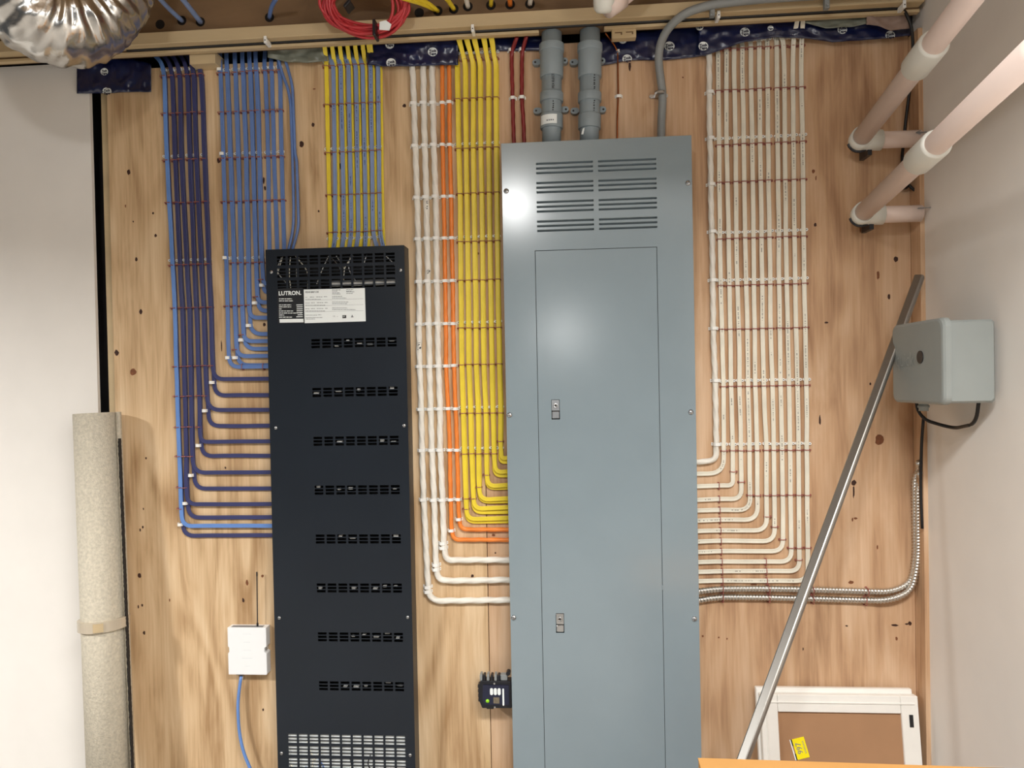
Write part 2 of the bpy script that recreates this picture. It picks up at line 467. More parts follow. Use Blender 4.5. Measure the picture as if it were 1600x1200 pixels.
# overhead woodwork: joist board with cable holes, square batten, thin strip
zb0 = zof(770, 40, JD+0.030); zb1 = zof(770, 20, JD+0.032); zs0 = zof(770, 57.5, JD-0.006); zs1 = zof(770, 53, JD-0.006)
XB0 = -2.2
holes = [(250,38),(284,32),(313,34),(421,27),(684,17),(709,14),(731,10),(767,8),(655,20),(797,7),(828,6)]
j = MB(); j.box(XB0, XR+0.0, -JD, -JD+0.038, zb0-0.004, 2.75); joist = struct(j.build('trim_1', M['joist']))
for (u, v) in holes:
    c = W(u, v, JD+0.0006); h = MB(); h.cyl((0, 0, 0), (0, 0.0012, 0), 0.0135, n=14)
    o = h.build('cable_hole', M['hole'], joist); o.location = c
b = MB(); b.box(XB0, XR, -JD-0.033, -JD-0.0005, zb0, zb1, 0.002); struct(b.build('trim_2', M['lumber']))
for k, (ua, ub) in enumerate(((None, 842), (944, None))):
    s = MB(); s.box(XB0 if ua is None else xof(ua, 50, JD), XR if ub is None else xof(ub, 50, JD), -JD-0.004, -JD+0.012, zs0, zs1, 0.001)
    struct(s.build('trim_%d' % (3+k), M['lumber']))
# stub of lumber between the two left bundles
s = MB(); s.box(xof(300, 92, 0.03), xof(340, 92, 0.03), -0.045, 0.08, zof(320, 103, 0.03), zof(320, 84, 0.03), 0.001)
struct(s.build('trim_5', M['lumber']))

# ================================================================ black dimmer panel
BD = 0.062
bx0 = (xof(415.5, 390, BD)+xof(432, 1150, BD))/2; bx1 = (xof(632.5, 383, BD)+xof(647, 1150, BD))/2
bz1 = zof(524, 386.5, BD); bz0 = 0.12
def plate(x0, x1, z0, z1, hl, yf, t):
    """flat sheet with rectangular openings"""
    xs = sorted(set([round(q, 5) for q in [x0, x1]+[h[0] for h in hl]+[h[1] for h in hl]]))
    zs = sorted(set([round(q, 5) for q in [z0, z1]+[h[2] for h in hl]+[h[3] for h in hl]]))
    nx, nz = len(xs)-1, len(zs)-1
    solid = [[True]*nz for _ in range(nx)]
    for h in hl:
        for i in range(nx):
            cx = (xs[i]+xs[i+1])/2
            if not (h[0] < cx < h[1]): continue
            for k in range(nz):
                cz = (zs[k]+zs[k+1])/2
                if h[2] < cz < h[3]: solid[i][k] = False
    V = [(x, yf, z) for x in xs for z in zs]+[(x, yf+t, z) for x in xs for z in zs]
    B = (nx+1)*(nz+1); I = lambda i, k: i*(nz+1)+k
    Fc = []
    for i in range(nx):
        for k in range(nz):
            if not solid[i][k]: continue
            a, b_, c, d = I(i, k), I(i+1, k), I(i+1, k+1), I(i, k+1)
            Fc.append((a, b_, c, d)); Fc.append((B+d, B+c, B+b_, B+a))
            if i == 0 or not solid[i-1][k]: Fc.append((a, d, B+d, B+a))
            if i == nx-1 or not solid[i+1][k]: Fc.append((b_, B+b_, B+c, c))
            if k == 0 or not solid[i][k-1]: Fc.append((a, B+a, B+b_, b_))
            if k == nz-1 or not solid[i][k+1]: Fc.append((d, c, B+c, B+d))
    return V, Fc
panel = empty('dimmer_panel', ((bx0+bx1)/2, 0, bz0))
tag(panel, 'tall black perforated dimming panel left of the grey breaker panel', 'panel')
def child_org(par): return par.location.copy()
def under(o, par):
    """parent keeping world placement for a mesh built in world coordinates"""
    o.parent = par; o.location = o.location - par.location
    return o
pc = (xof(605.8, 540, BD)-xof(486.3, 540, BD))/7; sw = pc*0.80
xc0 = xof(486.3, 540, BD)-3*pc
hl = []; zrow = []
sh = 3.7*(2.1-BD)/F; sp = 5.35*(2.1-BD)/F
def slot_rows(zc, cols):
    for r in (-1, 0, 1):
        z = zc+r*sp; zrow.append(z)
        for k in cols: hl.append((xc0+k*pc, xc0+k*pc+sw, z-sh/2, z+sh/2))
for v in (404.7, 424, 443): slot_rows(zof(523, v, BD), range(11))
mid_z = [zof(493, 537+76.35*i, BD) for i in range(8)]
for z in mid_z: slot_rows(z, range(3, 11))
zb = zof(540, 1155.4, BD); pitch_b = (zb-zof(540, 1174.2, BD))
nb = 0
while zb > bz0+0.03: slot_rows(zb, range(11)); zb -= pitch_b; nb += 1
V, Fc = plate(bx0, bx1, bz0, bz1, hl, -BD, 0.0016)
cov = mobj('cover', V, Fc, M['black_paint']); under(cov, panel)
bv = cov.modifiers.new('edge', 'BEVEL'); bv.width = 0.0004; bv.segments = 1; bv.limit_method = 'ANGLE'
lip = MB(); t = 0.0016
yb = -BD+0.0018
lip.box(bx0+.001, bx0+.0026, yb, -0.001, bz0, bz1); lip.box(bx1-.0026, bx1-.001, yb, -0.001, bz0, bz1)
lip.box(bx0+.0026, bx1-.0026, yb, -0.001, bz1-.0026, bz1-.001); lip.box(bx0+.0026, bx1-.0026, yb, -0.001, bz0, bz0+.0016)
under(lip.build('housing', M['black_paint']), panel)
bk = MB(); bk.box(bx0+.003, bx1-.003, -0.006, -0.0005, bz0+.002, bz1-.003); under(bk.build('back_plate', M['dark_in']), panel)
for (u, v) in ((424,425),(626,422),(431,668.5),(631.5,665),(436.5,965.5),(637,964.5),(440,1177),(641,1180)):
    c = W(u, v, BD); q = MB(); q.lathe((0, 0, 0), (0, -1, 0), [(0, .0050), (.0012, .0048), (.0024, .0034), (.0028, .001)], 12)
    q.mi = 1; q.box(-.0038, .0038, -.0031, -.0026, -.0005, .0005)
    o = q.build('screw', None, panel, True, mats=[M['steel'], M['ink']]); o.location = c-panel.location
# what shows behind the slots
for i, z in enumerate(mid_z):
    for k in range(8):
        if random.random() < (0.12 if k < 2 else 0.62) + (0.1 if i > 4 and k in (3, 4, 5) else 0):
            x = xc0+(3+k)*pc+random.uniform(0, .004); w = random.uniform(.008, .016)
            zz = z+random.uniform(-.010, .006); hgt = random.uniform(.003, .008)
            q = MB(); q.box(x, x+w, -BD+.009, -BD+.018, zz, zz+hgt, .001)
            under(q.build('terminal', M['module']), panel)
for k in range(5, 11):
    x = xc0+k*pc-0.003; z = zof(523, 443, BD)
    q = MB(); q.box(x, x+pc*0.94, -BD+.008, -BD+.02, z-.006-0.001*(k % 2), z+.008, .001)
    under(q.build('terminal', M['module']), panel)
for k in range(12):
    xa = xc0+random.uniform(0, 10.5)*pc; za = zof(523, 398, BD)+random.uniform(-.002, .003)
    xb = xa+random.uniform(-.04, .05); zb_ = zof(523, 447, BD)+random.uniform(-.01, .02)
    pth = smooth_path([(xa, -BD+.012, za), ((xa+xb)/2+random.uniform(-.03, .03), -BD+.008, (za+zb_)/2), (xb, -BD+.013, zb_)], .05, .01)
    o = swept('inner_wire', [p-panel.location for p in pth], lambda k_, L_: circ(.0014, 6), random.choice([M['module'], M['steel'], M['white']]), panel)
zlo = zof(540, 1148, BD)
q = MB(); q.box(bx0+.02, bx1-.015, -BD+.006, -BD+.009, bz0+.01, zlo); under(q.build('circuit_board', M['paper']), panel)
for k in range(26):
    x = bx0+.03+random.random()*(bx1-bx0-.05); z = random.uniform(bz0+.05, zlo-.01)
    pth = smooth_path([(x, -BD+.0045, z), (x+random.uniform(-.02, .02), -BD+.0042, z-.03), (x+random.uniform(-.03, .03), -BD+.0045, z-.06)], .03, .01)
    swept('inner_wire', [p-panel.location for p in pth], lambda k_, L_: circ(.0018, 6), random.choice([M['white'], M['white'], M['blue'], M['module'], M['black_cable']]), panel)

# labels on the black panel
def quad_label(name, pts, d, m, par, th=0.0004):
    P = [W(u, v, d) for u, v in pts]
    vs = P+[p+Vector((0, th, 0)) for p in P]
    fs = [(0, 1, 2, 3), (7, 6, 5, 4)]+[((i+1) % 4, i, i+4, (i+1) % 4+4) for i in range(4)]
    # front faces the room
    o = mobj(name, [p-par.location for p in vs], fs, m, par)
    return o
LD = BD+0.0008
blk = quad_label('black_label', [(434,505.5),(475,505),(473,449.5),(433,451)], LD-.0003, M['black_label'], panel)
blk['label'] = 'black maker label with white lettering'
wht = quad_label('white_label', [(476,505),(571.5,502),(570,450),(474.5,452.5)], LD, M['paper'], panel)
wht['label'] = 'white rating label with fine print'
rx = Vector((1, 0, 0)); uz = Vector((0, 0, 1))
def lab(u, v, s, size, m, align='LEFT', bold=0.0, sx=1.0, par=panel, d=LD+.0004, right=rx, up=uz, owner=None, name='lettering'):
    return text_mesh(s, size, m, W(u, v, d)-par.location - (owner.location if owner else Vector((0, 0, 0))), right, up, owner or par, name, align, bold, 0.0002, sx)
lab(435.2, 458.8, 'LUTRON.', 0.0160, M['paper'], bold=0.0005, sx=.98, owner=blk)
lab(477, 456.8, 'PDW-ERP-120', 0.0064, M['ink'], bold=0.00008, owner=wht)
def bars(rows, m, owner, d, h=1.0):
    q = MB()
    for (u0, u1, v) in rows:
        a = W(u0, v, d); c = W(u1, v, d); hh = h*2.04/F/2
        q.box(a.x, c.x, a.y, a.y+.0002, a.z-hh, a.z+hh)
    return under2(q.build('fine_print', m), panel, owner)
def under2(o, par, owner):
    o.parent = owner
    o.location = -par.location
    return o
rows = []
for (u0, u1, v) in [(436,456,467),(436,458,470.2),(436,455,476.5),(436,455,479.6),(436,440,482.8),(436,458,486),(436,472,489.2),(436,444,492.3),(436,457,495.6)]:
    u = u0
    while u < u1:
        l = random.uniform(2, 6); rows.append((u, min(u+l, u1), v)); u += l+0.9
bars(rows, M['paper'], blk, LD+.0002, 1.15)
bars([(463,473,476.5),(463.5,473,479.5),(463.5,473,482.6),(463.5,473,485.6),(463,473,488.6),(465,473,492),(463,473,495)], M['paper'], blk, LD+.0002, 1.2)
quad_label('label_strip', [(437,504.2),(474.4,503.6),(473.9,498),(436.6,498.6)], LD+.0002, M['paper'], panel)
rows = []
for (u0, u1, v) in [(477,480,464.5),(484,491,464.2),(494,504,464),(506,511,463.6),(477,501,467.8),(477,484,473.5),(486,492,473.2),(495,505,473),(507,512,472.8),(477,508,477),
                    (477,484,482.6),(486,492,482.4),(495,505,482.1),(508,512,481.9),(477,508,486),(477.5,495.5,492.4),(497,502,492),(477.5,504,496.2),(478,492,498.4),
                    (519,532,453),(519,527,455),(519,531,457.6),(519,532,459.4),(541,552,452.6),(541,550,455),(541,554,456),(541,551,458.6),
                    (519,535,463.2),(519,541,465.8),(519,544,472),(519,543,474.6),(519,542.5,481.2),(519,556,483.8)]:
    u = u0
    while u < u1:
        l = random.uniform(1.2, 4); rows.append((u, min(u+l, u1), v)); u += l+0.6
bars(rows, M['ink_grey'], wht, LD+.0003, 0.8)
bars([(477,568,469.3),(477,568,478.3),(477,568,487.6)], M['ink_grey'], wht, LD+.0003, 0.25)
lab(520.5, 494.3, 'UL', 0.0055, M['ink_grey'], owner=wht); lab(526.5, 494.5, 'us', 0.0036, M['ink_grey'], owner=wht)
q = quad_label('listing_mark', [(535,497.2),(541,497),(540.8,492.4),(534.9,492.6)], LD+.0003, M['ink'], panel)
lab(535.4, 494.7, 'EM', 0.0052, M['paper'], d=LD+.0006)
tri = MB(); c = W(550.3, 494, LD+.0003)
tri.prism([(-.004, -.0035), (.004, -.0035), (0, .0042)], 0, .0002); o = tri.build('warning_mark', M['ink_grey'], panel); o.location = c-panel.location

# ================================================================ grey breaker panel
GD = 0.100
gx0 = (xof(785, 226, GD)+xof(799.5, 1180, GD))/2; gx1 = (xof(1082, 210.5, GD)+xof(1094.5, 1180, GD))/2
gz1 = zof(933, 217.5, GD); gz0 = 0.10
gp = empty('breaker_panel', ((gx0+gx1)/2, 0, gz0))
tag(gp, 'tall grey steel breaker panel with louvred top and flush door', 'panel')
hx = [(xof(838.5, 300, GD), xof(927, 300, GD)), (xof(935.3, 300, GD), xof(1026, 300, GD))]
hl = []; louv = []
for g in range(4):
    vc = 261.5+30.2*g
    for r in (-1, 0, 1):
        z = zof(883, vc+7.3*r, GD)
        for (a, b_) in hx:
            hl.append((a, b_, z-.0026, z+.0026)); louv.append((a, b_, z))
dx0 = xof(843.5, 800, GD); dx1 = xof(1033.5, 800, GD); dz1 = zof(933, 388.5, GD); dz0 = gz0+.10
hl.append((dx0, dx1, dz0, dz1))
V, Fc = plate(gx0, gx1, gz0, gz1, hl, -GD, 0.002)
cov = mobj('cover', V, Fc, M['grey_paint']); under(cov, gp)
bv = cov.modifiers.new('edge', 'BEVEL'); bv.width = 0.0007; bv.segments = 2; bv.limit_method = 'ANGLE'
lt = [(845+12, 639.5), (851+23, 973.5)]
g = 0.0011
lz = []
for (u, v0, v1) in ((867.8, 624.5, 655.5), (874.8, 958.5, 989)):
    lz.append((xof(u, v0, GD)-.0112, xof(u, v0, GD)+.0112, zof(u, v1, GD), zof(u, v0, GD)))
V, Fc = plate(dx0+g, dx1-g, dz0+g, dz1-g, lz, -GD, 0.002)
door = mobj('door', V, Fc, M['grey_paint']); under(door, gp)
bv = door.modifiers.new('edge', 'BEVEL'); bv.width = 0.0008; bv.segments = 2; bv.limit_method = 'ANGLE'
hs = MB(); y1 = -.001; yf = -GD+.0022
hs.box(gx0+.002, gx0+.0036, yf, y1, gz0, gz1-.001); hs.box(gx1-.0036, gx1-.002, yf, y1, gz0, gz1-.001)
hs.box(gx0+.0036, gx1-.0036, yf, y1, gz1-.0036, gz1-.002); hs.box(gx0+.0036, gx1-.0036, yf, y1, gz0, gz0+.0016)
under(hs.build('housing', M['grey_paint']), gp)
bk = MB(); bk.box(gx0+.004, gx1-.004, -.008, -.001, gz0+.002, gz1-.004); under(bk.build('back_plate', M['dark_in']), gp)
dk = MB(); dk.box(dx0-.01, dx1+.01, -GD+.006, -GD+.008, dz0-.01, dz1+.01); under(dk.build('dead_front', M['dark_in']), gp)
for i, (a, b_, z) in enumerate(louv):
    lv = MB(); y = -GD+.0022
    lv.add([(a, y, z+.0030), (b_, y, z+.0030), (b_, y+.010, z-.0030), (a, y+.010, z-.0030),
            (a, y+.0008, z+.0036), (b_, y+.0008, z+.0036), (b_, y+.0108, z-.0024), (a, y+.0108, z-.0024)],
           [(0, 3, 2, 1), (4, 5, 6, 7), (0, 1, 5, 4), (2, 3, 7, 6), (0, 4, 7, 3), (1, 2, 6, 5)])
    under(lv.build('louvre', M['grey_paint']), gp)
for (u, v) in ((791,298.5),(1075,286),(796.3,648.5),(1079.5,644),(802.5,965),(1085,967)):
    c = W(u, v, GD); q = MB(); q.lathe((0, 0, 0), (0, -1, 0), [(0, .0072), (.0014, .0070), (.0034, .0052), (.0044, .0015)], 16)
    q.mi = 1; q.box(-.0055, .0055, -.0047, -.0040, -.0007, .0007); q.box(-.0007, .0007, -.0047, -.0040, -.0055, .0055)
    o = q.build('screw', None, gp, True, mats=[M['steel'], M['ink_grey']]); o.location = c-gp.location
for (a, b_, z0, z1) in lz:
    q = MB(); h = z1-z0; w = b_-a; zc = z0+h*.44
    q.box(a+.0008, b_-.0008, -GD-.0004, -GD+.004, zc, z1-.0008, .0008)          # lock plate
    q.box(a+.0014, b_-.0014, -GD-.0022, -GD+.004, z0+.003, zc-.0015, .0015)     # slide
    la = q.build('latch', M['steel']); under(la, gp)
    k = MB(); k.lathe((0, 0, 0), (0, -1, 0), [(0, .0068), (.002, .0068), (.0026, .0058), (.0026, .003), (.0014, .0026)], 16)
    k.mi = 1; k.box(-.0007, .0007, -.0030, -.0012, -.0032, .0032)
    o = k.build('keyhole', None, la, True, mats=[M['steel'], M['ink']]); o.location = Vector(((a+b_)/2, -GD, zc+h*.26))
for (u, v) in ((819,262-9),(1078,212.5)):
    pass
for (u, v) in ((1030,440),(1036,918)):
    c = W(u, v, GD); q = MB(); q.box(-.0022, .0022, -.0012, .001, -.006, .006, .0005)
    o = q.build('hinge', M['grey_paint'], gp); o.location = c-gp.location

# ================================================================ wall cables
D1, D2 = 0.0050, 0.0106            # back and front layer
def colpts(pts, d): return [W(u, v, d) for u, v in pts]
def sink(p, dy=0.03, dz=0.03, dx=-0.02):
    """cable top slips up and back behind the strip"""
    return p+Vector((dx, dy, dz))
bxl = bx0+0.0005
gxl = gx0+0.0015; gxr = gx1-0.0015
def end_at(u, v, d, X): p = W(u, v, d); return Vector((X, p.y, p.z))

# --- A : leftmost navy bundle
A = [[(257,120),(260,235),(271,440),(273,480),(277,620),(279.6,700),(283,790)],
     [(269,120),(273,235),(282,440),(285,480),(289,620),(290.6,700),(291,760)],
     [(281,120),(283,235),(293,440),(296,480),(299,620),(300,700)],
     [(293,120),(296,235),(304.5,440),(306.7,480),(311.5,620),(312,670)],
     [(303,120),(306,235),(315.6,440),(318,480),(322,600)],
     [(314.5,120),(319,235),(327,440),(329.6,480),(331.5,560)]]
A_h = [(822, 837), (788, 808.5), (738.5, 763.5), (690, 712.5), (641, 665.5), (592.5, 618)]
for c, col in enumerate(A):
    for layer in (0, 1):        # 0 front turns first, 1 back
        d = D2 if layer == 0 else D1
        y = A_h[c][layer]
        xb = col[-1][0]+(1.6 if layer == 0 else 2.8)+(0.03*(y-col[-1][1]))
        pts = [sink(W(col[0][0]-4-5*(5-c)*0.5, 92, d), 0.04, 0.05, -0.04), W(col[0][0]-4, 98, d)]+colpts([(u+(1.5 if layer else 0), v) for u, v in col], d)
        pts += [W(xb, y, d), end_at(424, y-0.5, d, bxl)]
        r = [0.03]*len(pts); r[-2] = 0.042 if layer == 0 else 0.032
        m = M['blue_lite'] if (c == 0 and layer == 0) else M['navy']
        colr = 'bright blue' if (c == 0 and layer == 0) else 'dark navy'
        cable(pts, fFLAT, m, '%s cable, %s from left in leftmost bundle, %s of its two side runs' % (colr, ORD[c], ('upper', 'lower')[layer]), r, 0.0012, 'cables of the leftmost navy bundle')

# --- B : blue bundle beside the black panel
B = [[(345,120),(349,240),(353,380),(355.6,470),(357,540)],
     [(355,120),(360,240),(364.6,380),(366.6,470),(369,525)],
     [(368,120),(372,240),(376,380),(378,470),(379.5,505)],
     [(380,120),(384,240),(387.5,380),(389,470)],
     [(391,120),(395,240),(399,380),(401.6,450)],
     [(401,120),(405,240),(408,380),(410,420)],
     [(415,120),(419,240),(421,380)], [(425,120),(428,240),(433,380)], [(437.5,120),(440,240),(444,380)]]
B_h = [(573.5,), (556.5, 571), (533.5, 545.5), (497, 522), (473, 486), (444, 457)]
for c, col in enumerate(B):
    if c < 6:
        for layer in range(len(B_h[c])):
            d = D2 if layer == 0 else D1
            y = B_h[c][layer]
            pts = [sink(W(col[0][0]+6, 86, d), 0.035, 0.05, -0.03), W(col[0][0]-1, 100, d)]+colpts([(u+(1.2 if layer else 0), v) for u, v in col], d)
            pts += [W(col[-1][0]+1.5+(1.2 if layer else 0), y, d), end_at(421, y-0.3, d, bxl)]
            r = [0.03]*len(pts); r[-2] = 0.034
            run = 'only side run' if len(B_h[c]) == 1 else ('upper', 'lower')[layer]+' side run'
            cable(pts, fFLAT, M['blue'], 'blue cable, %s from left in bundle above black panel corner, %s' % (ORD[c], run), r, 0.0012, 'cables of the second blue bundle')
    else:
        d = 0.006
        pts = [sink(W(col[0][0]+4, 86, d), 0.035, 0.05, -0.02), W(col[0][0]-2, 100, d)]+colpts(col, d)+[Vector((W(col[-1][0], 389, d).x, -d, bz1-0.004))]
        cable(pts, fFLAT, M['blue'], 'blue cable, %s from left in second bundle, dropping behind black panel top' % ORD[c], 0.03, 0.0012, 'cables of the second blue bundle')
for i, pl in enumerate(([(431,78),(441,115),(450,138),(454,160),(457,240),(459,330),(458,360),(449,386)], [(441,78),(450,108),(457,134),(461,240),(463.5,250),(466.6,350),(464,366),(455,388)])):
    pts = [sink(W(pl[0][0]-1, 72, .03), 0.02, 0.04, -0.01)]+colpts(pl, 0.012)
    pts[-1].z = bz1-0.003
    cable(pts, lambda k, L: circ(.0044, 8), M['blue'], 'loose blue cable bowing out right of second bundle, %s of two' % ('inner', 'outer')[i], 0.05, 0.0)

# --- C : grey-blue bundle with yellow cables behind, into the top of the black panel
CB = [(521,523.5,524.6,520),(532.5,536.5,538,533),(544.5,548,549,544.6),(556,559,560,555.4),(567,570.5,571.7,569.6),(579,582,583,590),(591,592.5,594,600)]
for c, (a, b_, e, z) in enumerate(CB):
    d = D2
    pts = [sink(W(a-9, 84, d), 0.03, 0.03, -0.015), W(a-4, 92, d), W(a, 104, d), W(b_, 285, d), W(e, 366, d)]
    q = W(z, 386, d); pts.append(Vector((q.x, -d, bz1-.003)))
    cable(pts, fFLAT, M['blue_grey'], 'grey-blue cable, %s from left above the middle of black panel' % ORD[c], 0.03, 0.0008, 'grey-blue cables entering the black panel top')
CY_ = [(507,510,514,516.5,516)]+[(519+12*k-(3 if k == 5 else 0), a+3.5, b_+4.2, e+4.5, e+3) for k, (a, b_, e, z) in enumerate(CB[:6])]+[(579, 594.5, 596.5, 598.5, 600)]
for c, (t0, a, b_, e, z) in enumerate(CY_):
    d = 0.006 if c == 0 else D1-0.001
    top = 0.012 if c == 0 else 0.013
    pts = [W(t0-1, 60, .045), W(t0, 72, .032), W(t0+2.5, 92, top if c == 0 else 0.009), W(a, 104, d), W(b_, 285, d), W(e, 366, d)]
    q = W(z, 386, d); pts.append(Vector((q.x, -d, bz1-.003)))
    cable(pts, fFLATY if c == 0 else fFLAT, M['yellow'], ('yellow cable running alone at left of grey-blue bundle' if c == 0 else 'yellow cable behind the %s grey-blue cable from left' % ORD[c-1]), 0.02, 0.0004, 'yellow cables entering the black panel top')

# --- D : three thick white, two orange, six yellow columns
DW = [[(644,98),(647,163),(649,229),(652,310),(655,440),(655,540),(658,640),(659.7,700),(662,778),(668,905)],
      [(661,98),(662,163),(664,229),(666,310),(668.5,440),(670.5,540),(673,640),(675,700),(678,778),(681.5,880)],
      [(675,98),(677,163),(678,229),(681,310),(683,440),(684.3,540),(687.6,640),(688,700),(691.6,778),(693.5,850)]]
for c, (col, y) in enumerate(zip(DW, (938.5, 907, 875.5))):
    d = 0.0100
    pts = [sink(W(col[0][0], 90, d), 0.02, 0.02, 0)]+colpts(col, d)+[W(col[-1][0]+3, y, d), end_at(795, y-0.8, d, gxl)]
    r = [0.03]*len(pts); r[-2] = 0.055
    wc_ = cable(pts, twist(0.0086, 0.16, 0.10, 18, c), M['white_thick'], 'thick white twisted cable, %s from left between the two panels' % ORD[c], r, 0.0012, 'thick white cables between the panels', step=0.01)
    for (um, vm, hm) in {0: ((655, 541, 6),), 1: ((667, 321, 7), (668.6, 424, 4)), 2: ()}[c]:
        q = MB(); rm_ = random.Random(int(um*vm))
        for k in range(9):
            x, z = rm_.uniform(-.0052, .0046), rm_.uniform(-hm, hm)*2.1/F
            w_, h_ = rm_.uniform(.0008, .0028), rm_.uniform(.0008, .003)
            q.box(x, x+w_, -.0006, .0020, z, z+h_)
        o = q.build('pen_mark', M['ink'], wc_); o.location = W(um, vm, .0192)-wc_.location
DO = [[(691,98),(691.6,229),(693.5,310),(695.6,440),(697,570),(700.6,640),(703,700),(704.5,778),(705.5,820)],
      [(702,98),(702.7,229),(705,310),(707,440),(709,570),(712,640),(714,700),(716,778),(717,804)]]
for c, (col, y) in enumerate(zip(DO, (843.5, 827.5))):
    d = 0.0078
    pts = [sink(W(col[0][0], 90, d), 0.02, 0.02, 0)]+colpts(col, d)+[W(col[-1][0]+2.5, y, d), end_at(793, y, d, gxl)]
    r = [0.03]*len(pts); r[-2] = 0.04
    cable(pts, twist(0.0060, 0.14, 0.08, 15, c), M['orange'], 'orange cable, %s of the two between white and yellow cables' % ('left', 'right')[c], r, 0.0012, 'orange cables', step=0.01)
DYc = [[(714,100),(716,229),(718.5,310),(719.6,440),(721,570),(723.6,640),(725,690),(728,785)],
       [(726.6,100),(727.7,229),(729,310),(731,440),(732,570),(735,640),(736,690),(739,770)],
       [(739,100),(739,229),(740,310),(742.5,440),(743.5,570),(747,640),(747.5,690),(748,752)],
       [(750,100),(750.6,229),(752.5,310),(754,440),(755.4,570),(759,640),(759.5,690),(760,735)],
       [(763,100),(763,229),(764,310),(766,440),(768.4,570),(770,640),(771,690),(772,715)],
       [(774.6,100),(775,229),(776,310),(777.5,440),(780,570),(782,640),(781.5,690)]]
DYh = [(811.5, 815.5), (795, 800.5), (781, 784), (760, 762.5), (738.5, 743.5), (717, 722)]
ytop = [(711,0),(718,0),(730,0),(742,0),(757,0),(769,0)]
for c, col in enumerate(DYc):
    for layer in (0, 1):
        d = D2+0.001 if layer == 0 else D1
        y = DYh[c][layer]
        t0 = ytop[c][0]-(1.5 if layer else 0)
        pts = ([sink(W(712, 92, d), .012, .012, 0)] if c == 0 else [W(t0-2, 52, .045), W(t0+1, 66, .034), W(col[0][0]-3, 86, d+.004)])+colpts([(u+(1.4 if layer else 0), v) for u, v in col], d)
        pts += [W(col[-1][0]+(2.5 if layer == 0 else 0.5), y, d), end_at(790, y-(2.5 if layer == 0 else 1), d, gxl)]
        r = [0.03]*len(pts); r[-2] = 0.044
        cable(pts, fFLATY, M['yellow'], 'yellow cable, %s from left beside grey panel, %s of the stacked pair' % (ORD[c], ('front', 'rear')[layer]), r, 0.0008, 'yellow cables entering the grey panel')

# --- dark red pair, bare wire above the grey panel
for i, pl in enumerate(([(808,58),(799,80),(800,110),(801.5,155),(802,195)], [(823,56),(815.4,80),(815.4,120),(815.4,155),(818,195)])):
    pts = [W(pl[0][0], pl[0][1], .04)]+colpts(pl[1:], .0065); q = W(pl[-1][0]+1, 222, .0065)
    pts.append(Vector((q.x, q.y, gz1-.004)))
    cable(pts, twist(.0056, .12, .1, 12), M['red'], 'dark red cable above grey panel, %s of two' % ('left', 'right')[i], .03, .001, 'dark red cables', step=.012)
pts = [W(946, 52, .05), W(957, 66, .02), W(965, 80, .006), W(966, 150, .005), W(964.5, 190, .005)]; q = W(964, 212, .005); pts.append(Vector((q.x, q.y, gz1-.004)))
cable(pts, lambda k, L: circ(.0024, 8), M['copper'], 'thin bare copper wire dropping to the grey panel', .03, .0006, name='ground_wire')

# --- E : right bundle, one round and eleven flat white cables
EX = {100: [1108,1122,1135,1147,1160,1173,1186,1199,1213.7,1225.7,1238.4,1251.6], 210: [1109,1123,1135,1149,1162,1175,1187.5,1200,1215,1226,1239.6,1254],
      410: [1113,1125.5,1138.8,1151,1165,1177.5,1190.5,1203,1217,1229,1242,1256], 513: [1114.5,1128,1141,1154.5,1167.5,1179,1191,1204,1218,1231,1244,1258],
      600: [1117.5,1130,1142.5,1155.5,1169,1180,1193,1207,1219.5,1233,1246,1260], 690: [1119,1131,1144.5,1157.5,1171,1182.5,1197,1209,1222,1234.5,1247.5,1260.5]}
Ey = [720.5,739.5,759,780,797,812.5,829,845.5,861.5,877.5,892.5,907.5]
Ev = [702,722,742,760,776,788,808,826,843,860,876,888]
Et = [76,79,72,70,67,64,61,59,57,57,57,57]
for c in range(12):
    d = 0.0068 if c else 0.009
    col = [(EX[v][c], v) for v in (100, 210, 410, 513, 600, 690)]
    if Ev[c] > 730: col.append((EX[690][c]+(Ev[c]-690)*0.008, Ev[c]-18))
    top = [sink(W(EX[100][c], Et[c]-6, d), .02, .02, 0), W(EX[100][c], Et[c]+4, d)]
    if c >= 10: top = [W(EX[100][c]+(9 if c == 10 else 4), 22, .05), W(EX[100][c]+(6 if c == 10 else 2.5), 38, .030), W(EX[100][c]+1, 60, .012)]
    if c == 9: top = [sink(W(EX[100][c]-6, 56, .014), .0, .004, 0), W(EX[100][c]-2, 64, .012)]
    pts = top+colpts(col, d)+[W(col[-1][0]+0.5, Ey[c], d), W(1126, Ey[c]-(0.5 if c > 1 else -1), d), end_at(1089, Ey[c]+1.2, d, gxr)]
    if c < 2: pts.pop(-2)
    r = [.03]*len(pts); k = -2 if c < 2 else -3
    r[k] = 0.055 if c < 7 else 0.046
    cable(pts, twist(.0078, .15, .12, 15) if c == 0 else fFLATW, M['white_thick'] if c == 0 else M['white'],
          ('round twisted white cable at left of the far right bundle' if c == 0 else 'flat white cable, %s from left in bundle right of grey panel' % ORD[c]), r, .0012, 'white cables entering the grey panel from the right', step=.012)

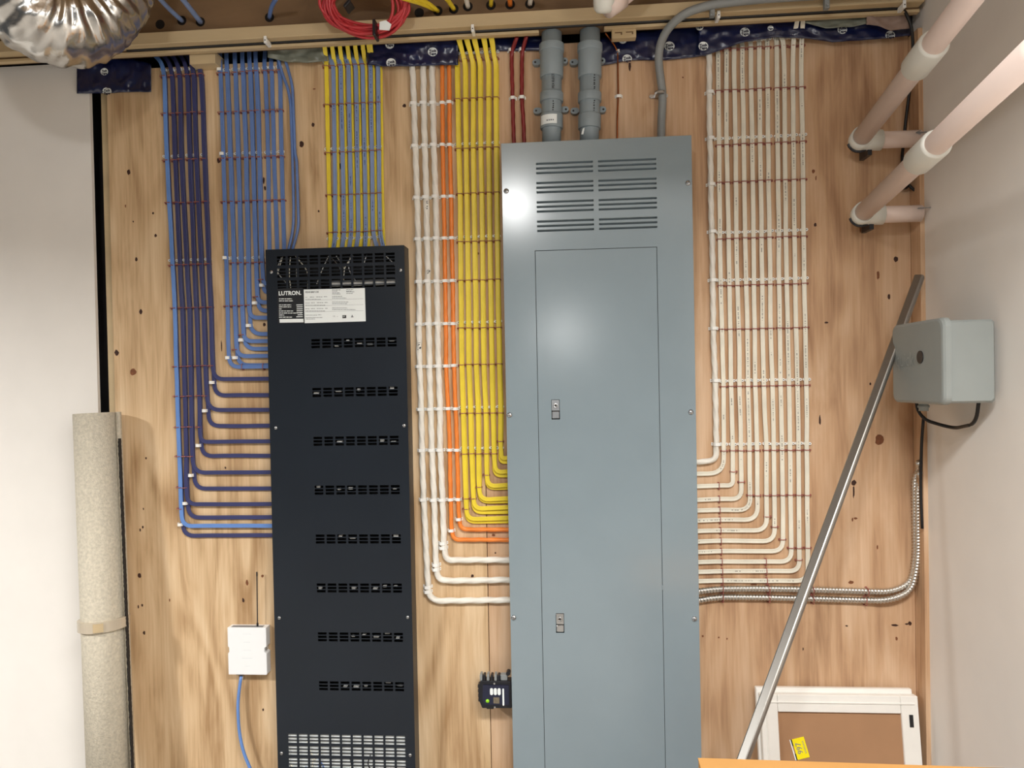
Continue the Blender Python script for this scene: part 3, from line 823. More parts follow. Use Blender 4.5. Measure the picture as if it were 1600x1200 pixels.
# --- two armoured cables
def arm_prof(r, pitch=.0086):
    return lambda k, L: [(x*(1+.11*math.cos(2*math.pi*L/pitch+2*math.pi*i/14)), y*(1+.11*math.cos(2*math.pi*L/pitch+2*math.pi*i/14))) for i, (x, y) in enumerate(circ(r, 14))]
for i, pl in enumerate(([(1090,925),(1122,920),(1190,919.5),(1268,921),(1350,923.5),(1392,925),(1424,911),(1431,870),(1429.5,800),(1429,750),(1436,733),(1452,722)],
                        [(1090,939.5),(1122,933),(1190,933.5),(1268,935.5),(1350,938),(1388,938.5),(1424,925),(1434.5,880),(1434.5,800),(1434,762),(1440,748),(1458,738)])):
    pts = [W(u, v, .010+(.012*i if u > 1380 else 0)) for u, v in pl]; pts[0] = end_at(1090, pl[0][1], .010, gxr)
    for q in (-1, -2): pts[q] = W(pl[q][0], pl[q][1], .012 if q == -2 else .05)
    pts[-1].x = XR-.008
    pth = smooth_path(pts, .045, .00105)
    tag(swept('armoured_cable', pth, arm_prof(.0080), M['armour']), 'ribbed metal armoured cable below the white bundle, %s of two' % ('upper', 'lower')[i], 'cable', 'armoured cables')

# ================================================================ clips and staples
def mesh_of(mb, mats, name):
    o = mb.build(name, None, mats=mats); me = o.data; bpy.data.objects.remove(o); return me
def capsule(mb, L, H, y0, y1, n=6):
    pts = []
    r = H/2
    for s, a0 in ((1, -90), (-1, 90)):
        for i in range(n+1):
            a = math.radians(a0+180*i/n)
            pts.append((s*(L/2-r)+r*math.cos(a), r*math.sin(a)))
    mb.prism(pts, y0, y1)
def nail(mb, x, y, r=.0013, z=0.0):
    mb.mi = 1; mb.cyl((x, y, z), (x, y-.0006, z), r, n=8); mb.mi = 0
def flat_clip(L, nm):
    q = MB(); capsule(q, L, .0060, -.0022, -.0002)
    for s in (-1, 1):
        q.cyl((s*(L/2-.0045), -.0002, 0), (s*(L/2-.0045), -.0060, 0), .0045, .0040, n=10); nail(q, s*(L/2-.0045), -.0060, .0014)
    return mesh_of(q, [M['clip'], M['ink']], nm)
ME_FLAT = flat_clip(.0204, 'flat_clip'); ME_FLATW = flat_clip(.0228, 'flat_clip_wide')
def bridge(L, H, half, depth, t=.0016):
    """strap that arches over a cable, with a nailed foot either side"""
    b = MB()
    prof_o = [(-L/2, 0), (-L/2, -.0026), (-half-.0016, -.0028), (-half, -depth*.75), (-half*.6, -depth), (half*.6, -depth), (half, -depth*.75), (half+.0016, -.0028), (L/2, -.0026), (L/2, 0)]
    prof_i = [(-L/2, 0), (-L/2, 0), (-half, 0), (-half+t, -depth*.7), (-half*.55, -depth+t), (half*.55, -depth+t), (half-t, -depth*.7), (half, 0), (L/2, 0), (L/2, 0)]
    vs = []
    for z in (-H/2, H/2):
        vs += [(x, y, z) for x, y in prof_o]+[(x, y, z) for x, y in prof_i]
    n = 10; fs = []
    for i in range(n-1):
        fs += [(i, i+1, 2*n+i+1, 2*n+i), (n+i+1, n+i, 3*n+i, 3*n+i+1), (i, n+i, n+i+1, i+1), (2*n+i, 2*n+i+1, 3*n+i+1, 3*n+i)]
    b.add(vs, fs); nail(b, -L/2+.0026, -.0027, .0012); nail(b, L/2-.0026, -.0027, .0012)
    return b
ME_BAR_W = mesh_of(bridge(.0275, .0088, .0098, .0200), [M['clip'], M['ink']], 'wide_clip')
ME_BAR_O = mesh_of(bridge(.0225, .0084, .0074, .0152), [M['clip'], M['ink']], 'mid_clip')
ME_BAR_D = mesh_of(bridge(.0225, .0088, .0072, .0150), [M['clip'], M['ink']], 'bend_clip')
ME_BAR_S = mesh_of(bridge(.0215, .0080, .0072, .0100), [M['clip'], M['ink']], 'small_clip')
def staple_mesh(w, depth, name):
    b = MB()
    b.tube([Vector(p) for p in ((-w/2-.0006, -.0002, -.0004), (-w/2, -depth*.75, 0), (-w/2+.002, -depth, 0), (w/2-.002, -depth, 0), (w/2, -depth*.75, 0), (w/2+.0006, -.0002, -.0004))], .00115, 5)
    for s in (-1, 1):
        b.box(s*w/2-.0023, s*w/2+.0023, -.0046, -.0002, -.0032, .0020, .0008)
    return mesh_of(b, [M['staple']], name)
ME_ST2 = staple_mesh(.0168, .0152, 'staple_double')
ME_ST1 = staple_mesh(.0168, .0114, 'staple_single')
ME_STA = staple_mesh(.0215, .0205, 'staple_armour')
def put(kind, me, P, label, group, rot=0.0):
    o = bpy.data.objects.new(kind, me); o.location = P; o.rotation_euler = (0, rot, 0)
    COL.objects.link(o)
    return tag(o, label, 'clip' if kind == 'cable_clip' else 'staple', group)
def uat(col, v):
    if v <= col[0][1]: return col[0][0]
    for (a, va), (b_, vb) in zip(col, col[1:]):
        if va <= v <= vb: return a+(b_-a)*(v-va)/(vb-va)
    return col[-1][0]
def rows_of(kind, cols, ys, me, bundle, which=None, meof=None, base=-0.0001, jit=0.0008):
    w = 'clip' if kind == 'cable_clip' else 'staple'
    for r, y in enumerate(ys):
        cs = which[r] if which else range(len(cols))
        z = None
        for n, c in enumerate(cs):
            u = uat(cols[c], y); p = W(u, y, 0)
            if z is None: z = p.z
            m = meof(c) if meof else me
            put(kind, m, Vector((p.x, base, z+random.uniform(-jit, jit))),
                '%s %s from left, %s %s row from top, %s' % (ORD[n], w, ORD[r], w, bundle), w+'s on the '+bundle, random.uniform(-.04, .04))
R6 = range(6)
# A
rows_of('cable_clip', A, [110.5, 245, 407.5], ME_FLAT, 'leftmost navy bundle')
rows_of('cable_staple', A, [121, 180, 252, 318.5, 415, 482, 572.5, 619, 667, 712.5, 761, 794], ME_ST2, 'leftmost navy bundle',
        [R6, R6, R6, R6, R6, R6, R6, range(5), range(4), range(3), range(2), range(1)])
for c, (u, v) in enumerate(((284,818.5),(291.5,785.5),(300.5,742),(312,695.5),(322,641.5),(333,597.5))):
    put('cable_clip', ME_BAR_D, W(u, v, .0001), 'white clip at the turn of %s cable from left, leftmost navy bundle' % ORD[c], 'turn clips on the leftmost navy bundle')
# B
rows_of('cable_clip', B, [110.5, 241.5, 404], ME_FLAT, 'second blue bundle', [range(9), range(9), R6], meof=lambda c: ME_BAR_D if c == 0 else ME_FLAT)
rows_of('cable_staple', B, [117, 178, 249.5, 317, 412, 438, 464.5, 478.5, 523, 546], ME_ST2, 'second blue bundle',
        [range(9), range(9), range(9), range(9), range(1, 6), range(5, 6), range(4, 5), range(4), range(2, 3), range(1, 2)])
for c, (u, v) in ((0, (358, 559)), (1, (369, 559)), (2, (378.5, 531.5)), (3, (390, 509)), (4, (399.5, 474)), (5, (411, 446.5))):
    put('cable_clip', ME_BAR_D, W(u, v, .0001), 'white clip at the turn of %s cable from left, second blue bundle' % ORD[c], 'turn clips on the second blue bundle')
for i, u in enumerate((381, 413.5)):
    put('cable_staple', ME_ST2, W(u, 573, .0001), 'upright staple on lowest side run of second blue bundle, %s' % ('left', 'right')[i], 'staples on the second blue bundle', math.pi/2)
# C
CC = [[(510,104),(514,285),(516.5,366),(516,380)]]+[[(a, 104), (b_, 285), (e, 366), (e+1, 380)] for a, b_, e, z in CB]
rows_of('cable_clip', CC, [97.5, 233.5, 373.5], ME_FLAT, 'grey-blue bundle above black panel')
rows_of('cable_staple', CC, [106, 166, 240.5, 306.5, 364.5], ME_ST2, 'grey-blue bundle above black panel')
# D whites and oranges
rows_of('cable_clip', DW+DO, [164.5, 230, 310, 374.5, 441, 507, 572.5, 639, 703, 780], None, 'thick white and orange cables', meof=lambda c: ME_BAR_W if c < 3 else ME_BAR_O, base=0.0)
for c, (u, v) in enumerate(((669, 919), (682, 884.5), (693, 851))):
    for k in (0, 1):
        put('cable_clip', ME_BAR_W, W(u, v-3.6+7.2*k, .0001), '%s of two clips at the turn, %s thick white cable from left' % (('upper', 'lower')[k], ORD[c]), 'paired clips on thick white cables')
for c, (u, v) in enumerate(((705.5, 828), (717, 810.5))):
    put('cable_clip', ME_BAR_O, W(u, v, .0001), 'white clip at the turn of the %s orange cable' % ('left', 'right')[c], 'turn clips on orange cables')
rows_of('cable_clip', DYc, [84.5, 226, 371, 504, 636.5, 700], ME_FLATW, 'yellow bundle beside grey panel')
rows_of('cable_staple', DYc, [96, 157, 234.5, 304, 379, 439, 513, 570, 645.5, 708.5, 741, 760, 778, 794], ME_ST2, 'yellow bundle beside grey panel',
        [R6]*9+[range(5), range(3, 4), range(2, 3), range(2), range(1)])
put('cable_staple', ME_ST2, W(782, 689, .0001), 'staple just above the turn of rightmost yellow cable', 'staples on the yellow bundle')
# red and bare wires
for i, (u, v) in enumerate(((799, 80.5), (815.4, 79.5), (801.5, 155), (815.4, 154))):
    put('cable_clip', ME_BAR_S if False else ME_BAR_O, W(u, v, .0001), '%s white clip on the %s dark red cable' % (('upper', 'lower')[i//2], ('left', 'right')[i % 2]), 'clips on dark red cables')
for i, (u, v) in enumerate(((965, 81.5), (966.5, 151.5))):
    put('cable_clip', ME_BAR_S, W(u, v, .0001), '%s white clip on the bare copper wire' % ('upper', 'lower')[i], 'clips on the copper wire')
# E
EC = [[(EX[v][c], v) for v in (100, 210, 410, 513, 600, 690)]+[(EX[690][c]+.8, 800), (EX[690][c]+.8, 890)] for c in range(12)]
for r, y in enumerate((146.5, 218, 289.5, 363, 438.5, 513.5, 594.5, 693.5)):
    put('cable_clip', ME_BAR_W, W(uat(EC[0], y), y, .0001), '%s white strap clip from top on round white cable' % ORD[r], 'clips on the round white cable')
E11 = EC[1:]
rows_of('cable_clip', E11, [63, 217, 364, 438.5, 595, 694], ME_FLATW, 'white bundle right of grey panel', [range(4, 11)]+[range(11)]*5)
rows_of('cable_staple', E11, [79, 143.5, 228, 286, 374, 447, 515, 604, 704, 773.5, 855.5], ME_ST1, 'white bundle right of grey panel',
        [range(11)]*9+[range(3, 11), range(8, 11)])
for c, (u, v) in ((2, (1146, 736.5)), (3, (1158, 752.5)), (6, (1199, 806.5)), (7, (1210, 822.5)), (8, (1222, 842)), (10, (1247.5, 874))):
    put('cable_staple', ME_ST1, W(u, v, .0001), 'staple above the turn of %s white cable, right bundle' % ORD[c], 'turn staples on the right white bundle')
for c in range(2, 12):
    put('cable_staple', ME_ST1, W(1121.5+c*.65, Ey[c], .0001), 'upright staple near grey panel on %s side run of white bundle' % ORD[c], 'upright staples on white side runs', math.pi/2)
for c in (9, 10, 11):
    put('cable_staple', ME_ST1, W(1196+(c-9)*.8, Ey[c], .0001), 'second upright staple on %s side run of white bundle' % ORD[c], 'upright staples on white side runs', math.pi/2)
for i, (u, va, vb) in enumerate(((1128, 920, 933.5), (1200, 919.5, 933.5), (1268, 921, 935.5), (1353, 923.5, 938))):
    for k, v in enumerate((va, vb)):
        put('cable_staple', ME_STA, W(u-(3 if k and i == 3 else 0), v, .0001), '%s staple from left on the %s armoured cable' % (ORD[i], ('upper', 'lower')[k]), 'staples on armoured cables', math.pi/2)
for k, v in enumerate((800, 897)):
    put('cable_staple', ME_STA, W(1431.5, v, .0001), '%s staple on the upright run of armoured cables' % ('upper', 'lower')[k], 'staples on armoured cables')

# ================================================================ conduits above the grey panel
def conduit(uc0, uc1, label, first):
    d = .040; k = 2.06/F
    r = 15.6*k; rc = 17.8*k
    T = W(uc0, 30, d); Bt = Vector((W(uc1, 215, d).x, -d, gz1-.002))
    root = empty('conduit', Bt); tag(root, label, 'conduit', 'grey conduits entering the grey panel top')
    ax = (T-Bt).normalized()
    def at(v): return (W((uc0+uc1)/2, v, d).z-Bt.z)/ax.z
    p = MB(); p.lathe((0, 0, 0), ax, [(0, r*.93), (at(204), r*.95), (at(200), r), ((T-Bt).length, r)], 28)
    p.build('pipe', M['conduit'], root, True)
    def ring(name, v0, v1, rad, lip=.0016):
        a, b_ = at(v0), at(v1)
        q = MB(); q.lathe((0, 0, 0), ax, [(b_, r*.98), (b_, rad), (b_+.002, rad+lip*.4), (a-.002, rad+lip*.4), (a, rad), (a, r*.98)], 28)
        q.build(name, M['conduit'], root, True)
    ring('coupling', 72, 122, rc); ring('coupling_collar', 70, 82, rc+.0022)
    ring('strap', 146, 160, rc); ring('coupling', 180, 202, rc-.001)
    for v in (90, 167):
        for s in (-1, 1):
            q = MB(); x = s*(rc+.006); z = at(v)*ax.z
            capsule(q, .024, .017, .024, .040); nail(q, .004*s, .024, .003)
            o = q.build('strap_ear', None, root, mats=[M['conduit'], M['ink']]); o.location = (x, 0, z)
    return root, r, at, ax, Bt
c1, r_c, at1, ax1, B1 = conduit(862, 861.5, 'grey plastic conduit with a white paper label, left of two', True)
c2, r_c, at2, ax2, B2 = conduit(922, 920.5, 'grey plastic conduit without paper label, right of two', False)
def on_pipe(at, ax, v, xo, rr): return Vector((xo, -math.sqrt(max(0, rr*rr-xo*xo))-.0009, 0))+ax*at(v)
text_mesh('PEX ELECT', .0098, M['ink'], on_pipe(at1, ax1, 132.5, .005, r_c), (0, 0, 1), (-1, 0, 0), c1, 'lettering', 'CENTER', .0001, sx=.86)
for rt, at, ax, xo, vv in ((c1, at1, ax1, .005, (163, 177)), (c2, at2, ax2, .012, (162, 178)), (c2, at2, ax2, .012, (115, 144))):
    q = MB(); v = vv[0]
    while v < vv[1]:
        p = on_pipe(at, ax, v, xo, r_c); h = random.uniform(.002, .004)
        q.box(p.x-random.uniform(.001, .0035), p.x+random.uniform(.001, .0025), p.y, p.y+.0004, p.z-h, p.z+.0004); v += random.uniform(2.6, 4.4)
    q.build('faded_print', M['ink'], rt)
rcp = 17.8*2.06/F
q = MB(); n = 9; vs = []
for zz in (at1(198.5), at1(184)):
    for i in range(n):
        a = math.radians(-70+90*i/(n-1)+8); vs.append(Vector((math.sin(a)*(rcp+.0008), -math.cos(a)*(rcp+.0008), 0))+ax1*zz)
q.add(vs, [(i, i+1, n+i+1, n+i) for i in range(n-1)])
o = q.build('paper_label', M['paper'], c1); sd = o.modifiers.new('t', 'SOLIDIFY'); sd.thickness = .0003; o['label'] = 'torn white paper label'
q = MB()
for i, (u, w) in enumerate(((-.012, .004), (-.006, .003), (-.001, .004), (.005, .003))):
    x = u; q.box(x, x+w, -math.sqrt(rcp**2-x*x)-.0022, -math.sqrt(rcp**2-x*x)-.0014, at1(194.5), at1(192.5))
q.build('faded_print', M['ink_grey'], c1)
q = MB(); q.prism([(-.006, 0), (.0, 0), (.004, .018), (-.001, .016)], -.0004, .0004)
o = q.build('tape_scrap', M['paper'], c2); o.location = on_pipe(at2, ax2, 214, -.017, r_c)+Vector((0, -.002, 0))
o['label'] = 'scrap of white tape'

# flexible grey conduit curving up to the right
pl = [(1033,190,.02),(1036,150,.02),(1031,115,.022),(1028.5,92,.03),(1032,66,.055),(1045,42,.085),(1070,20,.115),(1110,7,.125),(1190,-2,.125),(1290,-8,.125),(1420,-16,.125)]
pts = [Vector((W(1033, 212, .02).x, -.02, gz1-.004))]+[W(*p) for p in pl]
fx = empty('flexible_conduit', pts[0]); tag(fx, 'grey flexible conduit curving from grey panel up under the ceiling', 'conduit')
swept('tube', [p-fx.location for p in smooth_path(pts, .06, .008)], lambda k, L: circ(.0112*(1+.012*math.cos(2*math.pi*L/.016)), 16), M['flex'], fx)
for (u, v, ux) in ((1029, 150.5, .024), (1112, 16, .02), (1290, 4, .02)):
    dd = .004 if v > 100 else .110
    q = MB(); capsule(q, .052 if v > 100 else .02, .010, -.002, 0) if v > 100 else q.box(-.006, .006, -.012, .002, -.02, .018)
    if v > 100:
        q.cyl((-.021, 0, 0), (-.021, -.006, 0), .0042, n=10); q.cyl((.021, 0, 0), (.021, -.006, 0), .0042, n=10)
        q.box(-.0135, .0135, -.034, -.001, -.005, .005, .003)
    else:
        q.cyl((0, -.012, -.012), (0, -.016, -.012), .0042, n=10)
    o = q.build('strap', M['flex'] if v < 100 else M['steel'], fx); o.location = W(u, v, dd)-fx.location+(Vector((.0, 0, 0)))

# ================================================================ blue sealing film with round logos
def film(name, label, top, bot, d0, amp, m, cat, logos=(), seed=0.0, nx=46, nz=10, slope=0.0):
    def lerp(pl, u):
        for (a, va), (b_, vb) in zip(pl, pl[1:]):
            if a <= u <= b_: return va+(vb-va)*(u-a)/(b_-a)
        return pl[0][1] if u < pl[0][0] else pl[-1][1]
    u0, u1 = top[0][0], top[-1][0]
    def depth(u, v):
        return d0+slope*(lerp(bot, u)-v)/30.0+amp*(noise.noise(Vector((u*.07, v*.10, seed)))+.6*noise.noise(Vector((u*.19, v*.23, seed+4)))+.9*abs(noise.noise(Vector((u*.03+v*.08, v*.05, seed+8)))))
    vs = []
    for i in range(nx+1):
        u = u0+(u1-u0)*i/nx
        for k in range(nz+1):
            v = lerp(top, u)+(lerp(bot, u)-lerp(top, u))*k/nz
            vs.append(W(u, v, max(.003, depth(u, v))))
    org = vs[0].copy()
    fs = [(i*(nz+1)+k, i*(nz+1)+k+1, (i+1)*(nz+1)+k+1, (i+1)*(nz+1)+k) for i in range(nx) for k in range(nz)]
    o = mobj(name, [p-org for p in vs], fs, m, None, True); o.location = org
    sd = o.modifiers.new('thickness', 'SOLIDIFY'); sd.thickness = .0012; sd.offset = -1
    tag(o, label, cat)
    for (u, v, s, txt) in logos:
        R = 7.6*s; n = 20; vv = [W(u, v, depth(u, v)+.0016)]
        for rr in (.5, 1.0):
            for i in range(n):
                a = 2*math.pi*i/n; uu, wv = u+R*rr*math.cos(a), min(v+R*.92*rr*math.sin(a), lerp(bot, u+R*rr*math.cos(a))-.2)
                vv.append(W(uu, wv, depth(uu, wv)+.0016))
        ff = [(0, 1+(i+1) % n, 1+i) for i in range(n)]+[(1+i, 1+(i+1) % n, 1+n+(i+1) % n, 1+n+i) for i in range(n)]
        g_ = mobj('logo', [p-org for p in vv], ff, M['paper'], o, True)
        for j_, t_ in enumerate(txt):
            pv = v-1.4+4.6*j_ if len(txt) > 1 else v+1
            text_mesh(t_, .0100*s, M['ink_blue'], W(u, pv, depth(u, pv)+.0042)-org, (1, 0, .04), (-.04, 0, 1), g_, 'lettering', 'CENTER', .0004)
    return o
TT = ('Tuck', 'Tape')
film('blue_film', 'dark blue film scrap hanging below foil duct, top left corner', [(120,92),(175,88),(206,92),(236,100)], [(120,146),(160,146),(206,143.5),(238.5,143.5)], .010, .007, M['tape'], 'film', [(167,143,.95,TT),(163,112,.8,TT)], 1.0)
film('blue_film', 'dark blue film between yellow cables above thick white cables', [(574,71),(640,66),(716,60)], [(576,101),(600,103.5),(640,103.5),(700,101.5),(717,101.5)], .022, .006, M['tape'], 'film', [(611,98,1,TT),(676,81,1.0,TT),(609,70,.9,('Tape',))], 2.0)
film('blue_film', 'dark blue film left of conduits behind dark red cables', [(768,60),(800,58),(848,56)], [(768,80),(800,80),(848,79)], .006, .003, M['tape'], 'film', (), 3.0, 24, 6)
film('blue_film', 'dark blue film behind the flexible grey conduit', [(936,60),(990,50),(1050,44),(1106,38)], [(938,103),(985,94),(1040,94),(1106,87)], .007, .004, M['tape'], 'film', [(980,92,1,TT),(973,62,.9,('Tape',)),(1046,72,1.05,TT),(1099,72,1,TT)], 4.0)
film('blue_film', 'long dark blue film across top of the white cables at right', [(1092,39),(1180,33),(1250,30),(1330,24),(1424,18)], [(1092,87),(1110,84),(1160,66),(1210,58),(1262,60),(1300,66),(1345,63),(1380,60),(1424,55)], .024, .006, M['tape'], 'film', [(1164,50,1,TT),(1099,72,1,TT),(1316,46,1,TT),(1391,55,1,TT),(1093,42,.8,('Tape',)),(1204,44,.6,('Tape',))], 5.0, 70, 10)
film('poly_film', 'grey green plastic film bulging above the loose blue cables', [(418,76),(470,72),(512,68)], [(418,90),(450,97),(480,98),(512,95)], .020, .010, M['film'], 'film', (), 6.0, 24, 8)
film('poly_film', 'clear grey plastic film tucked above long blue film at right', [(1258,32),(1300,27),(1370,22)], [(1258,36),(1290,44),(1330,42),(1372,34)], .040, .006, M['film'], 'film', (), 7.0, 24, 8)
film('paper_scrap', 'pale pink folded sheet in the top right corner', [(1354,22),(1380,17),(1421,15)], [(1354,38),(1372,40),(1392,48),(1421,44)], .052, .008, M['pink'], 'sheet', (), 8.0, 16, 8)

# notched wooden block beside the right conduit
q = MB(); P = W(974.5, 55, .05)
q.box(-.033, .033, -.012, .012, -.012, .013, .0015)
blk_ = empty('wood_block', P); tag(blk_, 'small pale wooden block with two notches beside right conduit', 'block')
q.build('body', M['lumber'], blk_)
for x in (-.015, .015):
    n_ = MB(); n_.box(x-.010, x+.010, -.0128, -.0118, .001, .0035); n_.box(x+.006, x+.010, -.0128, -.0118, -.004, .001); n_.build('notch', M['joist'], blk_)

# ================================================================ ceiling cables, coil, duct, pipes
def up_cable(u, v, mid, end, r, m, label, n=1):
    pts = [W(u, v, JD-.01), W(u, v, JD+.012), W(mid[0], mid[1], mid[2]), W(*end)]
    return cable(pts, lambda k, L: circ(r, 10), m, label, [.02, .02, .05, .02], 0, name='cable')
up_cable(284, 32, (262,12,.14), (225,-30,.26), .0062, M['blue_grey'], 'grey blue cable from second hole from left above batten')
up_cable(313, 34, (296,12,.14), (262,-30,.26), .0072, M['blue_grey'], 'grey blue cable from third hole from left above batten')
up_cable(421, 27, (424,10,.12), (446,-25,.22), .0058, M['blue'], 'bright blue cable rising from a hole left of red coil')
up_cable(684, 17, (668,4,.12), (625,-14,.22), .0058, M['yellow'], 'yellow cable from the hole nearest right of red coil')
up_cable(679, 15, (660,6,.13), (618,-6,.24), .0058, M['yellow'], 'yellow cable lying lower beside the hole right of red coil')
up_cable(709, 14, (700,0,.12), (672,-24,.22), .0062, M['yellow'], 'yellow cable from second hole right of red coil')
up_cable(731, 10, (728,-4,.11), (716,-30,.2), .0066, M['white_thick'], 'white cable from a hole above the yellow bundle')
up_cable(767, 8, (768,-4,.11), (774,-30,.2), .0056, M['yellow'], 'yellow cable from hole left of the grey conduits')
up_cable(797, 7, (796,-6,.11), (792,-30,.2), .0066, M['orange'], 'orange cable end in the hole above dark red cables')
up_cable(828, 6, (830,-6,.11), (836,-30,.2), .0066, M['white_thick'], 'white cable end in hole beside the left conduit')

cc = W(571, 8, .17); coil = empty('cable_coil', cc); tag(coil, 'coil of red cable tied in loops hanging under the ceiling', 'cable coil')
pts = []; turns = 19; s = 1.93/F
rr_ = random.Random(3)
par = [(rr_.uniform(.66, 1.0), rr_.uniform(.52, 1.0), rr_.uniform(-7, 7), rr_.uniform(-4, 4), rr_.uniform(-.02, .02), rr_.uniform(-.34, .16)) for _ in range(turns+1)]
N = 40
for t in range(turns*N):
    k, w = divmod(t, N); w /= N
    a, b_ = par[k], par[k+1]
    rx_, rz_, ox, oz, dd, tl = [a[i]+(b_[i]-a[i])*w for i in range(6)]
    an = 2*math.pi*w+math.pi/2
    x = 72*rx_*math.cos(an)+ox; z = 50*rz_*math.sin(an)*.98+oz+tl*x*.5
    pts.append(Vector((x*s, -dd-.03*math.sin(an)*.6, z*s)))
swept('cable', pts, lambda k, L: circ(.0043, 8), M['red_coil'], coil)
for (u, v, rot) in ((587, 42, 0), (587, 53, 0), (545, 10, .8)):
    q = MB(); q.box(-.004, .004, -.020, .020, -.012, .012, .002); o = q.build('cable_tie', M['black_plastic'], coil); o.location = W(u, v, .175)-cc; o.rotation_euler = (0, rot, 0)
q = MB(); q.prism([(-.014, -.010), (.012, -.013), (.018, .002), (.004, .013), (-.013, .010)], -.001, .001); o = q.build('tag', M['paper'], coil); o.location = W(601, 40, .215)-cc
o['label'] = 'crumpled white tag'

# foil duct sagging in the top left corner
pth = []
for i in range(260):
    t = -1.25+2.5*i/259
    pth.append(W(84, 34, .42)+Vector((.100*math.sin(t*1.3)*-1, -.10*math.sin(t*1.3), .30*(1-math.cos(t*1.15)))))
def duct_prof(k, L):
    out = []
    for i, (x, y) in enumerate(circ(.098, 44)):
        q = Vector((x*34, y*34, L*46))
        g = 1+.016*math.sin(2*math.pi*L/.026+2.2*noise.noise(Vector((x*16, y*16, L*8))))+.07*noise.noise(q)+.035*noise.noise(q*2.3)
        out.append((x*g, y*g))
    return out
tag(swept('foil_duct', pth, duct_prof, M['foil']), 'crinkled silver foil flexible duct in the top left corner', 'duct')

# white pipe elbow at the top centre
pc_ = W(944, 12, .22); pe = empty('drain_elbow', pc_); tag(pe, 'white plastic pipe elbow hanging at top centre over the batten', 'pipe')
k = 1.88/F
q = MB(); a = Vector((0, 0, 0)); dirn = (Vector((.0, -.55, .75))).normalized()
q.lathe(-dirn*.012, dirn, [(0, .006), (.002, .020), (.010, .0262), (.022, .0275), (.052, .0275), (.052, .0235), (.048, .0232)], 28)
q.build('elbow', M['pvc_fit'], pe, True)
q = MB(); q.cyl(dirn*.03, dirn*.40, .0228, n=28); q.build('pipe', M['pvc_fit'], pe, True)
q = MB(); q.lathe((.006, 0, -.004), (.85, .35, .75), [(0, .024), (.03, .0262), (.052, .0270), (.052, .0235), (.05, .023)], 24); q.build('hub', M['pvc'], pe, True)
q = MB(); q.cyl(Vector((.006, 0, -.004))+Vector((.85, .35, .75)).normalized()*.04, Vector((.006, 0, -.004))+Vector((.85, .35, .75)).normalized()*.20, .0228, n=24); q.build('pipe', M['pvc'], pe, True)

# black cable along the batten, dropping at the right corner
pts = [W(200, 81, JD), W(480, 69.5, JD), W(770, 50.5, JD), W(1080, 29.5, JD), W(1396, 10.5, JD), W(1412, 14, JD), W(1424, 38, .07), W(1427, 70, .05), W(1424, 120, .03), W(1415, 190, .02), W(1409, 250, .015), W(1411, 276, .012)]
for p in pts[:5]: p.z = zs1+.0050; p.y = -JD-.004
cable(pts, lambda k_, L: circ(.0042, 8), M['black_cable'], 'long black cable along the batten dropping down the right corner', .03, 0)
for i, u in enumerate((422, 741, 1119, 1404)):
    v = 83-.061*(u-202)*.98
    X = xof(u, 50, JD); q = MB(); q.box(-.0042, .0042, -.0115, -.0095, -.010, .010, .0009); q.box(-.004, .004, -.0095, .022, -.008, .004); nail(q, 0, -.0115, .0017, -.002)
    o = q.build('cable_clip', None, mats=[M['clip'], M['ink']]); o.location = (X, -JD-.026, zs1-.0005)
    tag(o, '%s white clip from left holding the black cable to the batten' % ORD[i], 'clip', 'clips on the long black cable')
q = MB(); q.lathe((0, 0, .016), (0, 0, -1), [(0, .004), (.004, .010), (.014, .014), (.024, .013), (.031, .006)], 14)
pl_ = empty('grommet', W(1413, 287, .016)); tag(pl_, 'black rubber grommet on plywood between the white pipes', 'grommet'); q.build('body', M['black_plastic'], pl_, True)
q = MB(); q.tube(smooth_path([(.006, -.004, 0), (.02, -.006, -.018), (.045, -.006, -.034), (.075, -.004, -.038)], .02, .006), .0042, 8); q.build('cable', M['black_cable'], pl_, True)

